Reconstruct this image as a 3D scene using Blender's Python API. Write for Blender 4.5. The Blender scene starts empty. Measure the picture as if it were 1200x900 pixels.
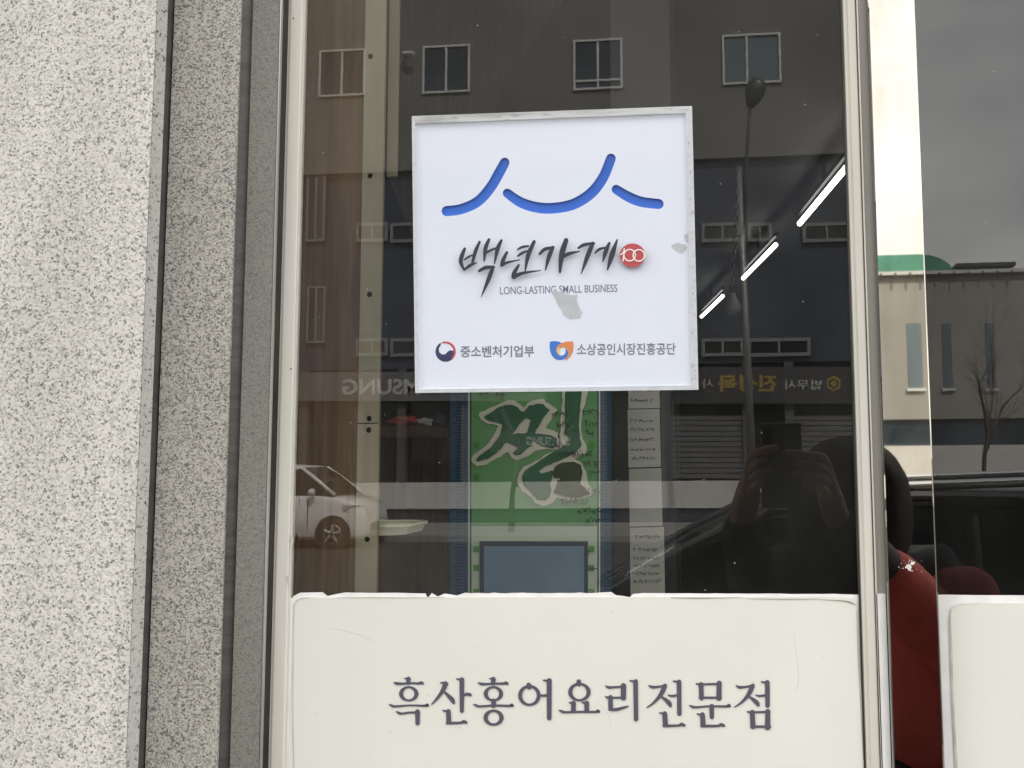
import bpy, bmesh, math, random
from mathutils import Vector, Matrix
random.seed(7)
S = bpy.context.scene
COL = S.collection
# ------------------------------------------------------------------ camera
FPX, PPX, PPY = 1150.0, 740.0, 421.0          # focal length and optical centre, in photo pixels (1200x900)
PSI, THETA, ROLL = math.atan(120/1150), math.atan(114/1150), math.radians(-0.5)
CAM = Vector((0, -0.9, 1.65))
fw = Vector((-math.sin(PSI)*math.cos(THETA), math.cos(PSI)*math.cos(THETA), math.sin(THETA)))
r0 = Vector((math.cos(PSI), math.sin(PSI), 0)); u0 = r0.cross(fw)
rt = r0*math.cos(ROLL) + u0*math.sin(ROLL); up = u0*math.cos(ROLL) - r0*math.sin(ROLL)
cd = bpy.data.cameras.new('camera'); cam = bpy.data.objects.new('camera', cd); COL.objects.link(cam)
cam.matrix_world = Matrix(((rt.x, up.x, -fw.x, CAM.x), (rt.y, up.y, -fw.y, CAM.y), (rt.z, up.z, -fw.z, CAM.z), (0, 0, 0, 1)))
cd.sensor_fit = 'HORIZONTAL'; cd.sensor_width = 36; cd.lens = 36*FPX/1200
cd.shift_x = -(PPX-600)/1200; cd.shift_y = -(450-PPY)/1200
cd.clip_start = 0.005; cd.clip_end = 2000
S.camera = cam
# ------------------------------------------------------------------ sky and sun (bright hazy sky)
SUN_EL, SUN_AZ = math.radians(50), math.radians(152)     # the sun stands behind the shop: its front is in open shade
w = bpy.data.worlds.new('World'); S.world = w; w.use_nodes = True
nt = w.node_tree; N, L = nt.nodes, nt.links
bg = N['Background']
sky = N.new('ShaderNodeTexSky'); sky.sky_type = 'NISHITA'; sky.sun_disc = False
sky.sun_elevation = SUN_EL; sky.sun_rotation = math.pi - SUN_AZ
sky.dust_density = 5.0; sky.air_density = 1.2; sky.ozone_density = 1.0
tc = N.new('ShaderNodeTexCoord'); mp = N.new('ShaderNodeMapping'); mp.inputs['Scale'].default_value = (1, 1, 2.4)
nz = N.new('ShaderNodeTexNoise'); nz.inputs['Scale'].default_value = 2.3; nz.inputs['Detail'].default_value = 7
rp = N.new('ShaderNodeValToRGB'); rp.color_ramp.elements[0].position = .36; rp.color_ramp.elements[1].position = .66
rp.color_ramp.elements[0].color = (.32, .32, .32, 1); rp.color_ramp.elements[1].color = (.95, .95, .95, 1)
mx = N.new('ShaderNodeMix'); mx.data_type = 'RGBA'; mx.inputs[7].default_value = (13.6, 13.1, 12.2, 1)
L.new(tc.outputs['Generated'], mp.inputs['Vector']); L.new(mp.outputs[0], nz.inputs['Vector']); L.new(nz.outputs[0], rp.inputs[0])
L.new(rp.outputs[0], mx.inputs[0]); L.new(sky.outputs[0], mx.inputs[6]); L.new(mx.outputs[2], bg.inputs[0])
bg.inputs[1].default_value = 0.1
sd = bpy.data.lights.new('sun', 'SUN'); sd.energy = 2.6; sd.angle = math.radians(1.0); sd.color = (1, .96, .9)
so = bpy.data.objects.new('sun', sd); COL.objects.link(so)
sdir = Vector((math.sin(SUN_AZ)*math.cos(SUN_EL), -math.cos(SUN_AZ)*math.cos(SUN_EL), math.sin(SUN_EL)))
so.rotation_euler = sdir.to_track_quat('Z', 'Y').to_euler(); so.location = (3, -6, 12)
vs = S.view_settings; vs.view_transform = 'Standard'; vs.look = 'None'; vs.gamma = 1; vs.exposure = 1.58; vs.use_curve_mapping = False
S.cycles.use_denoising = True; S.cycles.max_bounces = 7; S.cycles.transparent_max_bounces = 24; S.cycles.glossy_bounces = 5
S.cycles.caustics_reflective = False; S.cycles.caustics_refractive = False
# ------------------------------------------------------------------ helpers
def P(px, py, Y=0.0):
    """point of the plane y = Y that lies on the sight line of photo pixel (px, py)"""
    d = fw + rt*((px-PPX)/FPX) + up*(-(py-PPY)/FPX)
    return CAM + d*((Y-CAM.y)/d.y)
def R(px, py, Y):
    """same for a thing seen mirrored in the window glass (the glass is the plane y = 0): it stands at y = -Y"""
    p = P(px, py, Y); return Vector((p.x, -Y, p.z))
def wpos(o):
    v = Vector((0, 0, 0))
    while o: v = v + o.location; o = o.parent
    return v
def tag(o, label=None, cat=None, group=None, kind=None):
    for k, v in (('label', label), ('category', cat), ('group', group), ('kind', kind)):
        if v: o[k] = v
    return o
def thing(name, label, cat, loc, group=None):
    o = bpy.data.objects.new(name, None); COL.objects.link(o); o.location = loc; o.empty_display_size = .05
    return tag(o, label, cat, group)
def obj(name, bm, mat, parent=None, smooth=False, bevel=0):
    if isinstance(bm, tuple):
        b = bmesh.new(); vv = [b.verts.new(v) for v in bm[0]]
        for f in bm[1]:
            try: b.faces.new([vv[i] for i in f])
            except ValueError: pass
        bm = b
    bmesh.ops.recalc_face_normals(bm, faces=bm.faces[:])
    if bevel: bmesh.ops.bevel(bm, geom=bm.edges[:], offset=bevel, segments=2, affect='EDGES', profile=.5)
    cs = [v.co for v in bm.verts]
    c = Vector([(min(p[i] for p in cs)+max(p[i] for p in cs))/2 for i in range(3)])
    bmesh.ops.translate(bm, verts=bm.verts[:], vec=-c)
    for f in bm.faces: f.smooth = smooth
    me = bpy.data.meshes.new(name); bm.to_mesh(me); bm.free()
    me.materials.append(mat)
    o = bpy.data.objects.new(name, me); COL.objects.link(o)
    if parent: o.parent = parent; o.location = c - wpos(parent)
    else: o.location = c
    return o
def box(name, x0, x1, y0, y1, z0, z1, mat, parent=None, bevel=0):
    b = bmesh.new(); add_box(b, x0, x1, y0, y1, z0, z1)
    return obj(name, b, mat, parent, bevel=bevel)
def add_box(b, x0, x1, y0, y1, z0, z1):
    v = [b.verts.new(p) for p in ((x0,y0,z0),(x1,y0,z0),(x1,y1,z0),(x0,y1,z0),(x0,y0,z1),(x1,y0,z1),(x1,y1,z1),(x0,y1,z1))]
    for f in ((0,1,2,3),(4,5,6,7),(0,1,5,4),(1,2,6,5),(2,3,7,6),(3,0,4,7)): b.faces.new([v[i] for i in f])
def tube(pts, rads, seg=10, caps=True):
    b = bmesh.new(); add_tube(b, pts, rads, seg, caps); return b
def add_tube(b, pts, rads, seg=10, caps=True):
    pts = [Vector(p) for p in pts]; rings = []
    if not isinstance(rads, (list, tuple)): rads = [rads]*len(pts)
    ref = None
    for i, p in enumerate(pts):
        t = (pts[min(i+1, len(pts)-1)] - pts[max(i-1, 0)]).normalized()
        a = t.cross(Vector((0, 0, 1)) if abs(t.z) < .9 else Vector((1, 0, 0))).normalized() if ref is None else (ref - t*ref.dot(t)).normalized()
        ref = a; c = t.cross(a)
        rings.append([b.verts.new(p + (a*math.cos(2*math.pi*k/seg) + c*math.sin(2*math.pi*k/seg))*rads[i]) for k in range(seg)])
    for r, q in zip(rings, rings[1:]):
        for k in range(seg): b.faces.new((r[k], r[(k+1) % seg], q[(k+1) % seg], q[k]))
    if caps: b.faces.new(rings[0][::-1]); b.faces.new(rings[-1])
def cat(pts, n=6):
    out = []
    for i in range(len(pts)-1):
        p0, p1, p2, p3 = pts[max(i-1, 0)], pts[i], pts[i+1], pts[min(i+2, len(pts)-1)]
        for k in range(n):
            t = k/n
            out.append(tuple(.5*(2*b + (c-a)*t + (2*a-5*b+4*c-d)*t*t + (-a+3*b-3*c+d)*t**3) for a, b, c, d in zip(p0, p1, p2, p3)))
    out.append(pts[-1]); return out
def outline(stroke, n=6, smooth=True):
    """closed outline (photo pixels) of a brush stroke given as (x, y, width) points"""
    p = cat(stroke, n) if smooth and len(stroke) > 2 else list(stroke)
    l, r = [], []
    for i, (x, y, w_) in enumerate(p):
        a, c = p[max(i-1, 0)], p[min(i+1, len(p)-1)]
        dx, dy = c[0]-a[0], c[1]-a[1]; q = math.hypot(dx, dy) or 1
        nx, ny = -dy/q, dx/q; h = max(w_, .02)/2
        l.append((x+nx*h, y+ny*h)); r.append((x-nx*h, y-ny*h))
    def cap(a, c, o):
        q = math.hypot(o[0], o[1]) or 1; h = math.hypot(a[0]-c[0], a[1]-c[1])/2; m = ((a[0]+c[0])/2, (a[1]+c[1])/2)
        ex, ey = (a[0]-m[0], a[1]-m[1]); ox, oy = o[0]/q*h, o[1]/q*h
        return [(m[0]+ex*math.cos(t)+ox*math.sin(t), m[1]+ey*math.cos(t)+oy*math.sin(t)) for t in (math.pi*k/6 for k in range(1, 6))]
    e = (p[-1][0]-p[-2][0], p[-1][1]-p[-2][1]); s = (p[0][0]-p[1][0], p[0][1]-p[1][1])
    return l + cap(l[-1], r[-1], e) + r[::-1] + cap(r[0], l[0], s)
def add_sheet(b, loops, M, thick=0.0):
    """flat piece bounded by loops (first outer, others holes), M maps (x, y, depth) to space"""
    es, fr = [], []
    for lp in loops:
        vs_ = [b.verts.new(M(x, y, 0)) for x, y in lp]; fr.append(vs_)
        es += [b.edges.new((vs_[i], vs_[(i+1) % len(vs_)])) for i in range(len(vs_))]
    if len(loops) == 1 and len(loops[0]) < 5: fs = [b.faces.new(fr[0])]
    else: fs = [g for g in bmesh.ops.triangle_fill(b, edges=es, use_beauty=True)['geom'] if isinstance(g, bmesh.types.BMFace)]
    if thick:
        fr2 = [[b.verts.new(M(x, y, thick)) for x, y in lp] for lp in loops]
        mp_ = {a: c for A, B in zip(fr, fr2) for a, c in zip(A, B)}
        for f in fs: b.faces.new([mp_[v] for v in f.verts][::-1])
        for A, B in zip(fr, fr2):
            for i in range(len(A)):
                j = (i+1) % len(A); b.faces.new((A[i], A[j], B[j], B[i]))
def onplane(Y, mirror=False):
    if mirror: return lambda x, y, d: R(x, y, Y+d)
    return lambda x, y, d: P(x, y, Y+d)
def sheet(name, loops, Y, mat, parent=None, thick=0.0, mirror=False):
    b = bmesh.new(); add_sheet(b, loops, onplane(Y, mirror), thick); return obj(name, b, mat, parent)
def rect(x0, y0, x1, y1): return [(x0, y0), (x1, y0), (x1, y1), (x0, y1)]
def circ(cx, cy, rx, ry=None, n=28): return [(cx+rx*math.cos(2*math.pi*k/n), cy+(ry or rx)*math.sin(2*math.pi*k/n)) for k in range(n)]
def add_stroke(b, stroke, M, thick, n=6, smooth=True):
    """brush stroke as a strip of quads with rounded ends and real thickness"""
    p = cat(stroke, n) if smooth and len(stroke) > 2 else list(stroke)
    m = len(p); lp = outline(stroke, n, smooth)
    V_ = [b.verts.new(M(x, y, 0)) for x, y in lp]
    lf, rg_ = V_[:m], V_[m+5:m+5+m][::-1]
    for i in range(m-1): b.faces.new((lf[i], lf[i+1], rg_[i+1], rg_[i]))
    b.faces.new([lf[-1]]+V_[m:m+5]+[rg_[-1]]); b.faces.new([rg_[0]]+V_[2*m+5:]+[lf[0]])
    if thick:
        B_ = [b.verts.new(M(x, y, thick)) for x, y in lp]
        for i in range(len(V_)):
            j = (i+1) % len(V_); b.faces.new((V_[i], V_[j], B_[j], B_[i]))
def strokes(name, ss, Y, mat, parent, thick=.0004, step=.00006, n=6, smooth=True, mirror=False):
    b = bmesh.new()
    for i, s in enumerate(ss):
        if isinstance(s, dict): add_sheet(b, s['loops'], onplane(Y-step*i, mirror), thick)
        else: add_stroke(b, s, onplane(Y-step*i, mirror), thick, n, smooth)
    return obj(name, b, mat, parent)
def text(name, body, bx, Y, mat, parent, mirror=False, bold=0.0, slope=0.0, thick=0.0):
    c = bpy.data.curves.new('t', 'FONT'); c.body = body; c.offset = bold; c.resolution_u = 4
    o = bpy.data.objects.new('t', c); COL.objects.link(o)
    me = bpy.data.meshes.new_from_object(o.evaluated_get(bpy.context.evaluated_depsgraph_get()))
    bpy.data.objects.remove(o); bpy.data.curves.remove(c)
    xs = [v.co.x for v in me.vertices]; ys = [v.co.y for v in me.vertices]
    x0, x1, y0, y1 = min(xs), max(xs), min(ys), max(ys)
    M = onplane(Y, mirror); xm = (bx[0]+bx[2])/2
    b = bmesh.new(); b.from_mesh(me); bpy.data.meshes.remove(me)
    bmesh.ops.remove_doubles(b, verts=b.verts[:], dist=1e-4)
    for v in b.verts:
        u = (v.co.x-x0)/(x1-x0); t = (y1-v.co.y)/(y1-y0)
        if mirror: u = 1-u
        x = bx[0]+u*(bx[2]-bx[0]); v.co = M(x, bx[1]+t*(bx[3]-bx[1])+slope*(x-xm), 0)
    return obj(name, b, mat, parent)
# ------------------------------------------------------------------ materials
def mat(name, col, rough=.6, metal=0.0, **kw):
    m = bpy.data.materials.new(name); m.use_nodes = True; b = m.node_tree.nodes['Principled BSDF']
    b.inputs['Base Color'].default_value = (*col, 1); b.inputs['Roughness'].default_value = rough; b.inputs['Metallic'].default_value = metal
    for k, v in kw.items(): b.inputs[k.replace('_', ' ')].default_value = v
    return m
def nodes(m): return m.node_tree.nodes, m.node_tree.links, m.node_tree.nodes['Principled BSDF']
def tint(m, c1, c2, scale=(6, 6, 6), lo=.35, hi=.65, detail=5, bump=0.0, noise=1.0, rough=None, dist=0.0):
    """vary the base colour between two colours with object-space noise"""
    n, l, b = nodes(m)
    t = n.new('ShaderNodeTexCoord'); p = n.new('ShaderNodeMapping'); p.inputs['Scale'].default_value = scale
    z = n.new('ShaderNodeTexNoise'); z.inputs['Scale'].default_value = noise; z.inputs['Detail'].default_value = detail; z.inputs['Distortion'].default_value = dist
    r = n.new('ShaderNodeValToRGB'); r.color_ramp.elements[0].position = lo; r.color_ramp.elements[1].position = hi
    r.color_ramp.elements[0].color = (*c1, 1); r.color_ramp.elements[1].color = (*c2, 1)
    l.new(t.outputs['Object'], p.inputs[0]); l.new(p.outputs[0], z.inputs['Vector']); l.new(z.outputs[0], r.inputs[0]); l.new(r.outputs[0], b.inputs['Base Color'])
    if bump:
        q = n.new('ShaderNodeBump'); q.inputs['Strength'].default_value = bump; q.inputs['Distance'].default_value = .002
        l.new(z.outputs[0], q.inputs['Height']); l.new(q.outputs[0], b.inputs['Normal'])
    if rough:
        k = n.new('ShaderNodeMapRange'); k.inputs[3].default_value = rough[0]; k.inputs[4].default_value = rough[1]
        l.new(z.outputs[0], k.inputs[0]); l.new(k.outputs[0], b.inputs['Roughness'])
    return m
def granite(name, size, light, mid, dark, cuts=(.20, .48), bump=.5):
    m = mat(name, light, .72); n, l, b = nodes(m)
    t = n.new('ShaderNodeTexCoord')
    d = n.new('ShaderNodeTexNoise'); d.inputs['Scale'].default_value = .9/size; d.inputs['Detail'].default_value = 3
    mixv = n.new('ShaderNodeMix'); mixv.data_type = 'VECTOR'; mixv.inputs[0].default_value = .0035*size/.003
    l.new(t.outputs['Object'], d.inputs['Vector']); l.new(t.outputs['Object'], mixv.inputs[4]); l.new(d.outputs['Color'], mixv.inputs[5])
    v = n.new('ShaderNodeTexVoronoi'); v.inputs['Scale'].default_value = 1/size; l.new(mixv.outputs[1], v.inputs['Vector'])
    s = n.new('ShaderNodeSeparateColor'); l.new(v.outputs['Color'], s.inputs[0])
    # large-scale clustering of the dark minerals
    z2 = n.new('ShaderNodeTexNoise'); z2.inputs['Scale'].default_value = .22/size; z2.inputs['Detail'].default_value = 4; l.new(t.outputs['Object'], z2.inputs['Vector'])
    ad = n.new('ShaderNodeMath'); ad.operation = 'MULTIPLY_ADD'; ad.inputs[1].default_value = .5; l.new(z2.outputs[0], ad.inputs[0])
    sb = n.new('ShaderNodeMath'); sb.operation = 'SUBTRACT'; sb.inputs[1].default_value = .25; l.new(s.outputs[0], sb.inputs[0]); l.new(sb.outputs[0], ad.inputs[2])
    r = n.new('ShaderNodeValToRGB'); e = r.color_ramp.elements; r.color_ramp.interpolation = 'LINEAR'
    e[0].position = cuts[0]-.07; e[0].color = (*dark, 1); e[1].position = cuts[0]+.05; e[1].color = (*mid, 1)
    for pos, c in ((cuts[1], mid), (cuts[1]+.10, light), (1.0, tuple(min(1, q*1.12) for q in light))):
        k = e.new(pos); k.color = (*c, 1)
    l.new(ad.outputs[0], r.inputs[0])
    z4 = n.new('ShaderNodeTexNoise'); z4.inputs['Scale'].default_value = 7; z4.inputs['Detail'].default_value = 5
    st = n.new('ShaderNodeMapping'); st.inputs['Scale'].default_value = (1.6, 1.6, .35); l.new(t.outputs['Object'], st.inputs[0]); l.new(st.outputs[0], z4.inputs['Vector'])
    dr = n.new('ShaderNodeMapRange'); dr.inputs[1].default_value = .3; dr.inputs[2].default_value = .7; dr.inputs[3].default_value = .84; dr.inputs[4].default_value = 1.06; l.new(z4.outputs[0], dr.inputs[0])
    ml = n.new('ShaderNodeMix'); ml.data_type = 'RGBA'; ml.blend_type = 'MULTIPLY'; ml.inputs[0].default_value = 1; l.new(r.outputs[0], ml.inputs[6]); l.new(dr.outputs[0], ml.inputs[7])
    l.new(ml.outputs[2], b.inputs['Base Color'])
    bp = n.new('ShaderNodeBump'); bp.inputs['Strength'].default_value = bump; bp.inputs['Distance'].default_value = .0012
    z3 = n.new('ShaderNodeTexNoise'); z3.inputs['Scale'].default_value = .6/size; z3.inputs['Detail'].default_value = 6; l.new(t.outputs['Object'], z3.inputs['Vector'])
    l.new(z3.outputs[0], bp.inputs['Height']); l.new(bp.outputs[0], b.inputs['Normal'])
    return m
M = {}
M['granite'] = granite('granite', .0017, (.60, .585, .54), (.455, .445, .415), (.19, .187, .177), cuts=(.13, .40))
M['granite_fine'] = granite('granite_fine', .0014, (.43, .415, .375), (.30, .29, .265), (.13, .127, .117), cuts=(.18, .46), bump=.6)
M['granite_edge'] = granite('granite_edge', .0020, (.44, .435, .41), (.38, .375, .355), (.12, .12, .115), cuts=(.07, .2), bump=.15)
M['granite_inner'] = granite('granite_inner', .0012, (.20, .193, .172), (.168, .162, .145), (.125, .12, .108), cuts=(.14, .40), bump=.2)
M['sealant'] = tint(mat('sealant', (.05, .05, .045), .55), (.05, .05, .046), (.085, .083, .076), (8, 8, 60), bump=.9, detail=4)
M['frame'] = tint(mat('frame_paint', (.5, .48, .43), .42), (.54, .52, .465), (.70, .68, .62), (30, 30, 2.2), .3, .7, 7, bump=.08)
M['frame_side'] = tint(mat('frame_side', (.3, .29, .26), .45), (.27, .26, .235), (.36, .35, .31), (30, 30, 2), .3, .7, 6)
M['alu'] = tint(mat('bare_aluminium', (.72, .71, .68), .32, 1.0), (.6, .59, .56), (.78, .77, .74), (20, 20, 3))
M['gasket'] = tint(mat('gasket', (.02, .02, .02), .5), (.014, .014, .013), (.035, .034, .03), (9, 9, 12))
M['rust'] = mat('rust', (.16, .07, .03), .8)
M['steel'] = tint(mat('polished_steel', (.55, .535, .505), .03, 1.0), (.32, .31, .28), (.38, .37, .34), (60, 60, 7), .3, .65, 8, rough=(.0, .035))
M['white_print'] = tint(mat('vinyl_sheet', (.74, .735, .69), .42), (.70, .695, .645), (.79, .785, .74), (4, 4, 2.6), .25, .75, 7)
M['paper_margin'] = tint(mat('torn_margin', (.82, .82, .81), .6), (.74, .735, .72), (.86, .86, .85), (40, 40, 25), .3, .6, 6)
M['dirt'] = mat('dirt_line', (.30, .265, .215), .85)
M['grime'] = tint(mat('grime', (.5, .47, .42), .85), (.42, .39, .34), (.62, .6, .55), (90, 90, 50))
M['ink'] = mat('grey_ink', (.085, .085, .115), .5)
M['plaque_white'] = tint(mat('plaque_white', (.80, .83, .92), .35), (.785, .815, .905), (.815, .845, .935), (5, 5, 5))
M['plaque_blue'] = tint(mat('plaque_blue', (.04, .15, .60), .3), (.038, .135, .55), (.048, .165, .65), (9, 9, 9))
M['plaque_black'] = mat('plaque_black', (.035, .037, .05), .35)
M['seal_red'] = mat('seal_red', (.46, .075, .085), .35)
M['seal_line'] = mat('seal_line', (.82, .78, .78), .4)
M['plaque_text'] = mat('plaque_text', (.20, .205, .27), .5)
M['navy'] = mat('emblem_navy', (.035, .045, .12), .45)
M['emblem_red'] = mat('emblem_red', (.55, .06, .09), .45)
M['emblem_blue'] = mat('emblem_blue', (.05, .19, .62), .45)
M['emblem_orange'] = mat('emblem_orange', (.75, .27, .10), .45)
M['emblem_sand'] = mat('emblem_sand', (.75, .50, .22), .45)
M['acrylic_edge'] = tint(mat('acrylic_edge', (.60, .61, .62), .18), (.68, .69, .71), (.82, .83, .86), (70, 70, 120), .30, .50, 8)
M['acrylic_top'] = tint(mat('acrylic_top_edge', (.6, .6, .58), .35), (.45, .445, .43), (.80, .805, .81), (14, 60, 160), .34, .56, 9)
def translucent(m, f):
    n, l, b = nodes(m); t = n.new('ShaderNodeBsdfTransparent'); x = n.new('ShaderNodeMixShader'); x.inputs[0].default_value = f
    l.new(b.outputs[0], x.inputs[1]); l.new(t.outputs[0], x.inputs[2]); l.new(x.outputs[0], n['Material Output'].inputs[0]); return m
translucent(M['acrylic_edge'], .3); translucent(M['acrylic_top'], .35)
M['residue'] = tint(mat('tape_residue', (.64, .64, .615), .55), (.62, .64, .65), (.72, .74, .755), (70, 70, 70)); translucent(M['residue'], .35)
M['wood'] = None
def wood(name, a, b_, sc=26):
    m = mat(name, a, .5); n, l, b = nodes(m)
    t = n.new('ShaderNodeTexCoord'); p = n.new('ShaderNodeMapping'); p.inputs['Scale'].default_value = (1, 1, .05)
    z = n.new('ShaderNodeTexNoise'); z.inputs['Scale'].default_value = sc*4; z.inputs['Detail'].default_value = 8; z.inputs['Distortion'].default_value = .6
    r = n.new('ShaderNodeValToRGB'); e = r.color_ramp.elements; e[0].position = .34; e[0].color = (*a, 1); e[1].position = .66; e[1].color = (*b_, 1)
    l.new(t.outputs['Object'], p.inputs[0]); l.new(p.outputs[0], z.inputs['Vector']); l.new(z.outputs[0], r.inputs[0]); l.new(r.outputs[0], b.inputs['Base Color'])
    return m
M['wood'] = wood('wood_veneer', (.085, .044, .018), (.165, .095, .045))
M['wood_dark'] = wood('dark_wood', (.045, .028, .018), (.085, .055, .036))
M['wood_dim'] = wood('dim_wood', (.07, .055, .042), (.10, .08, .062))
M['upright'] = tint(mat('beige_steel', (.27, .235, .165), .5), (.24, .21, .145), (.31, .27, .19), (25, 25, 6))
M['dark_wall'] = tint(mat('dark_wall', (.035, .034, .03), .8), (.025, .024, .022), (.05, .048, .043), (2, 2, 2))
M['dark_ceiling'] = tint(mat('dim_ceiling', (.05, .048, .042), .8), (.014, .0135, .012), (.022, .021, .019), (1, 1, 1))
M['black'] = mat('black_paint', (.012, .012, .013), .5)
M['black_gloss'] = mat('black_gloss', (.008, .008, .01), .12)
M['tube_on'] = mat('lit_tube', (.9, .9, .85), .5); _b = M['tube_on'].node_tree.nodes['Principled BSDF']
_b.inputs['Emission Color'].default_value = (1, .985, .92, 1); _b.inputs['Emission Strength'].default_value = 2.6
M['bulb'] = mat('frosted_bulb', (.42, .40, .36), .3)
M['poster_green'] = tint(mat('poster_green', (.15, .40, .12), .4), (.115, .32, .125), (.15, .38, .145), (3, 3, 3))
M['poster_light'] = mat('poster_pale_green', (.48, .58, .47), .4)
M['poster_blue'] = mat('poster_blue', (.018, .085, .15), .4)
M['poster_blue2'] = mat('poster_key_pattern', (.006, .028, .07), .4)
M['poster_line'] = mat('poster_line', (.62, .68, .68), .4)
M['poster_teal'] = mat('poster_teal_edge', (.014, .07, .07), .4)
M['brush_green'] = tint(mat('brush_green', (.012, .085, .03), .4), (.018, .115, .052), (.028, .145, .066), (9, 9, 9))
M['brush_olive'] = tint(mat('brush_olive', (.035, .06, .014), .5), (.028, .05, .012), (.045, .07, .018), (14, 14, 14))
M['brush_halo'] = mat('brush_halo', (.72, .71, .58), .5)
M['picture_blue'] = tint(mat('picture_blue', (.09, .15, .23), .35), (.09, .16, .26), (.20, .29, .40), (7, 7, 7), .3, .7, 4)
M['picture_rim'] = mat('picture_rim', (.018, .035, .065), .4)
M['square_green'] = mat('square_green', (.07, .29, .04), .4)
M['paper'] = tint(mat('note_paper', (.50, .49, .45), .7), (.36, .355, .33), (.44, .435, .40), (5, 5, 5))
M['pen'] = mat('pen', (.02, .02, .022), .6)
M['red_cloth'] = tint(mat('red_cloth', (.5, .05, .03), .8), (.35, .03, .02), (.6, .08, .05), (40, 40, 40))
M['white_cloth'] = mat('white_cloth', (.55, .55, .52), .8)
M['navy_cloth'] = mat('navy_cloth', (.03, .035, .06), .8)
M['tray'] = mat('cream_plastic', (.80, .79, .62), .35)
# street
M['asphalt'] = tint(mat('asphalt', (.05, .05, .05), .85), (.042, .042, .042), (.065, .064, .062), (.8, .8, .8), .3, .7, 9)
M['paving'] = tint(mat('paving', (.28, .27, .25), .8), (.23, .22, .205), (.32, .31, .29), (2, 2, 2), .3, .7, 8)
M['kerb'] = tint(mat('kerb', (.4, .39, .37), .8), (.34, .33, .31), (.46, .45, .43), (6, 6, 6))
M['road_paint'] = mat('road_paint', (.7, .7, .66), .7)
M['soil'] = tint(mat('soil', (.16, .14, .11), .9), (.12, .105, .08), (.2, .18, .14), (.2, .2, .2))
M['render_grey'] = tint(mat('grey_render', (.18, .175, .165), .8), (.165, .16, .15), (.20, .195, .185), (.35, .35, .5), .3, .7, 8)
M['cladding'] = tint(mat('navy_cladding', (.05, .06, .085), .45), (.042, .05, .072), (.062, .075, .10), (.5, .5, .5))
M['trim'] = mat('window_trim', (.62, .62, .60), .5)
M['pane_far'] = tint(mat('far_pane', (.03, .045, .06), .08), (.02, .03, .04), (.05, .07, .09), (.4, .4, .4))
M['pane_blue'] = mat('blue_pane', (.14, .18, .20), .25)
M['sign_board'] = tint(mat('sign_board', (.16, .16, .16), .5), (.14, .14, .14), (.18, .18, .18), (1, 1, 1))
M['sign_dark'] = mat('dark_sign_board', (.055, .055, .058), .5)
M['sign_white'] = mat('sign_white', (.72, .72, .70), .5)
M['sign_pale'] = mat('sign_pale', (.52, .52, .52), .5)
M['trim_dim'] = mat('dim_trim', (.22, .23, .24), .5)
M['pier_dark'] = mat('dark_pier', (.10, .10, .10), .7)
M['sign_yellow'] = mat('sign_yellow', (.36, .25, .05), .5)
M['shutter'] = mat('shutter', (.16, .16, .165), .5, .3)
M['plinth'] = tint(mat('pale_plinth', (.62, .61, .58), .7), (.56, .55, .52), (.66, .65, .62), (.5, .5, .5))
M['shop_dark'] = mat('shop_glass', (.02, .022, .024), .12)
M['stone_b'] = tint(mat('pale_stone', (.27, .26, .24), .8), (.30, .29, .265), (.34, .33, .305), (.3, .3, .3))
M['green_roof'] = tint(mat('green_copper', (.07, .24, .17), .5), (.06, .21, .15), (.09, .28, .20), (.5, .5, .5))
M['pole'] = tint(mat('galvanised_pole', (.26, .26, .25), .45, .6), (.22, .22, .21), (.31, .31, .30), (4, 4, 1))
M['lamp_dark'] = mat('lamp_head', (.04, .042, .045), .4)
M['car_white'] = mat('white_car_paint', (.84, .83, .80), .25, 0, Coat_Weight=.8)
M['car_black'] = mat('black_car_paint', (.012, .012, .014), .2, 0, Coat_Weight=1.0)
M['car_glass'] = mat('car_glass', (.012, .014, .016), .04)
M['tyre'] = mat('tyre', (.018, .018, .018), .85)
M['rim'] = mat('wheel_rim', (.55, .55, .55), .3, .9)
M['lens'] = mat('headlight_lens', (.5, .52, .55), .1)
M['chrome'] = mat('chrome', (.75, .75, .76), .08, 1.0)
M['bark'] = tint(mat('bark', (.09, .075, .06), .9), (.06, .05, .04), (.12, .10, .08), (6, 6, 2))
M['skin'] = mat('skin', (.33, .20, .14), .5, 0, Subsurface_Weight=.08)
M['hair'] = tint(mat('hair', (.012, .01, .009), .85), (.008, .007, .006), (.022, .018, .015), (60, 60, 6))
M['red_jacket'] = tint(mat('red_jacket', (.17, .022, .02), .75), (.30, .04, .035), (.48, .07, .06), (14, 14, 5), bump=1.0)
M['dark_jacket'] = tint(mat('dark_jacket', (.018, .02, .028), .8), (.012, .013, .018), (.028, .03, .04), (9, 9, 9), bump=.4)
M['dark_trousers'] = mat('dark_trousers', (.025, .025, .03), .85)
M['strap'] = mat('strap', (.03, .032, .028), .7)
M['phone_case'] = mat('phone_case', (.10, .10, .10), .35)
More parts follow.
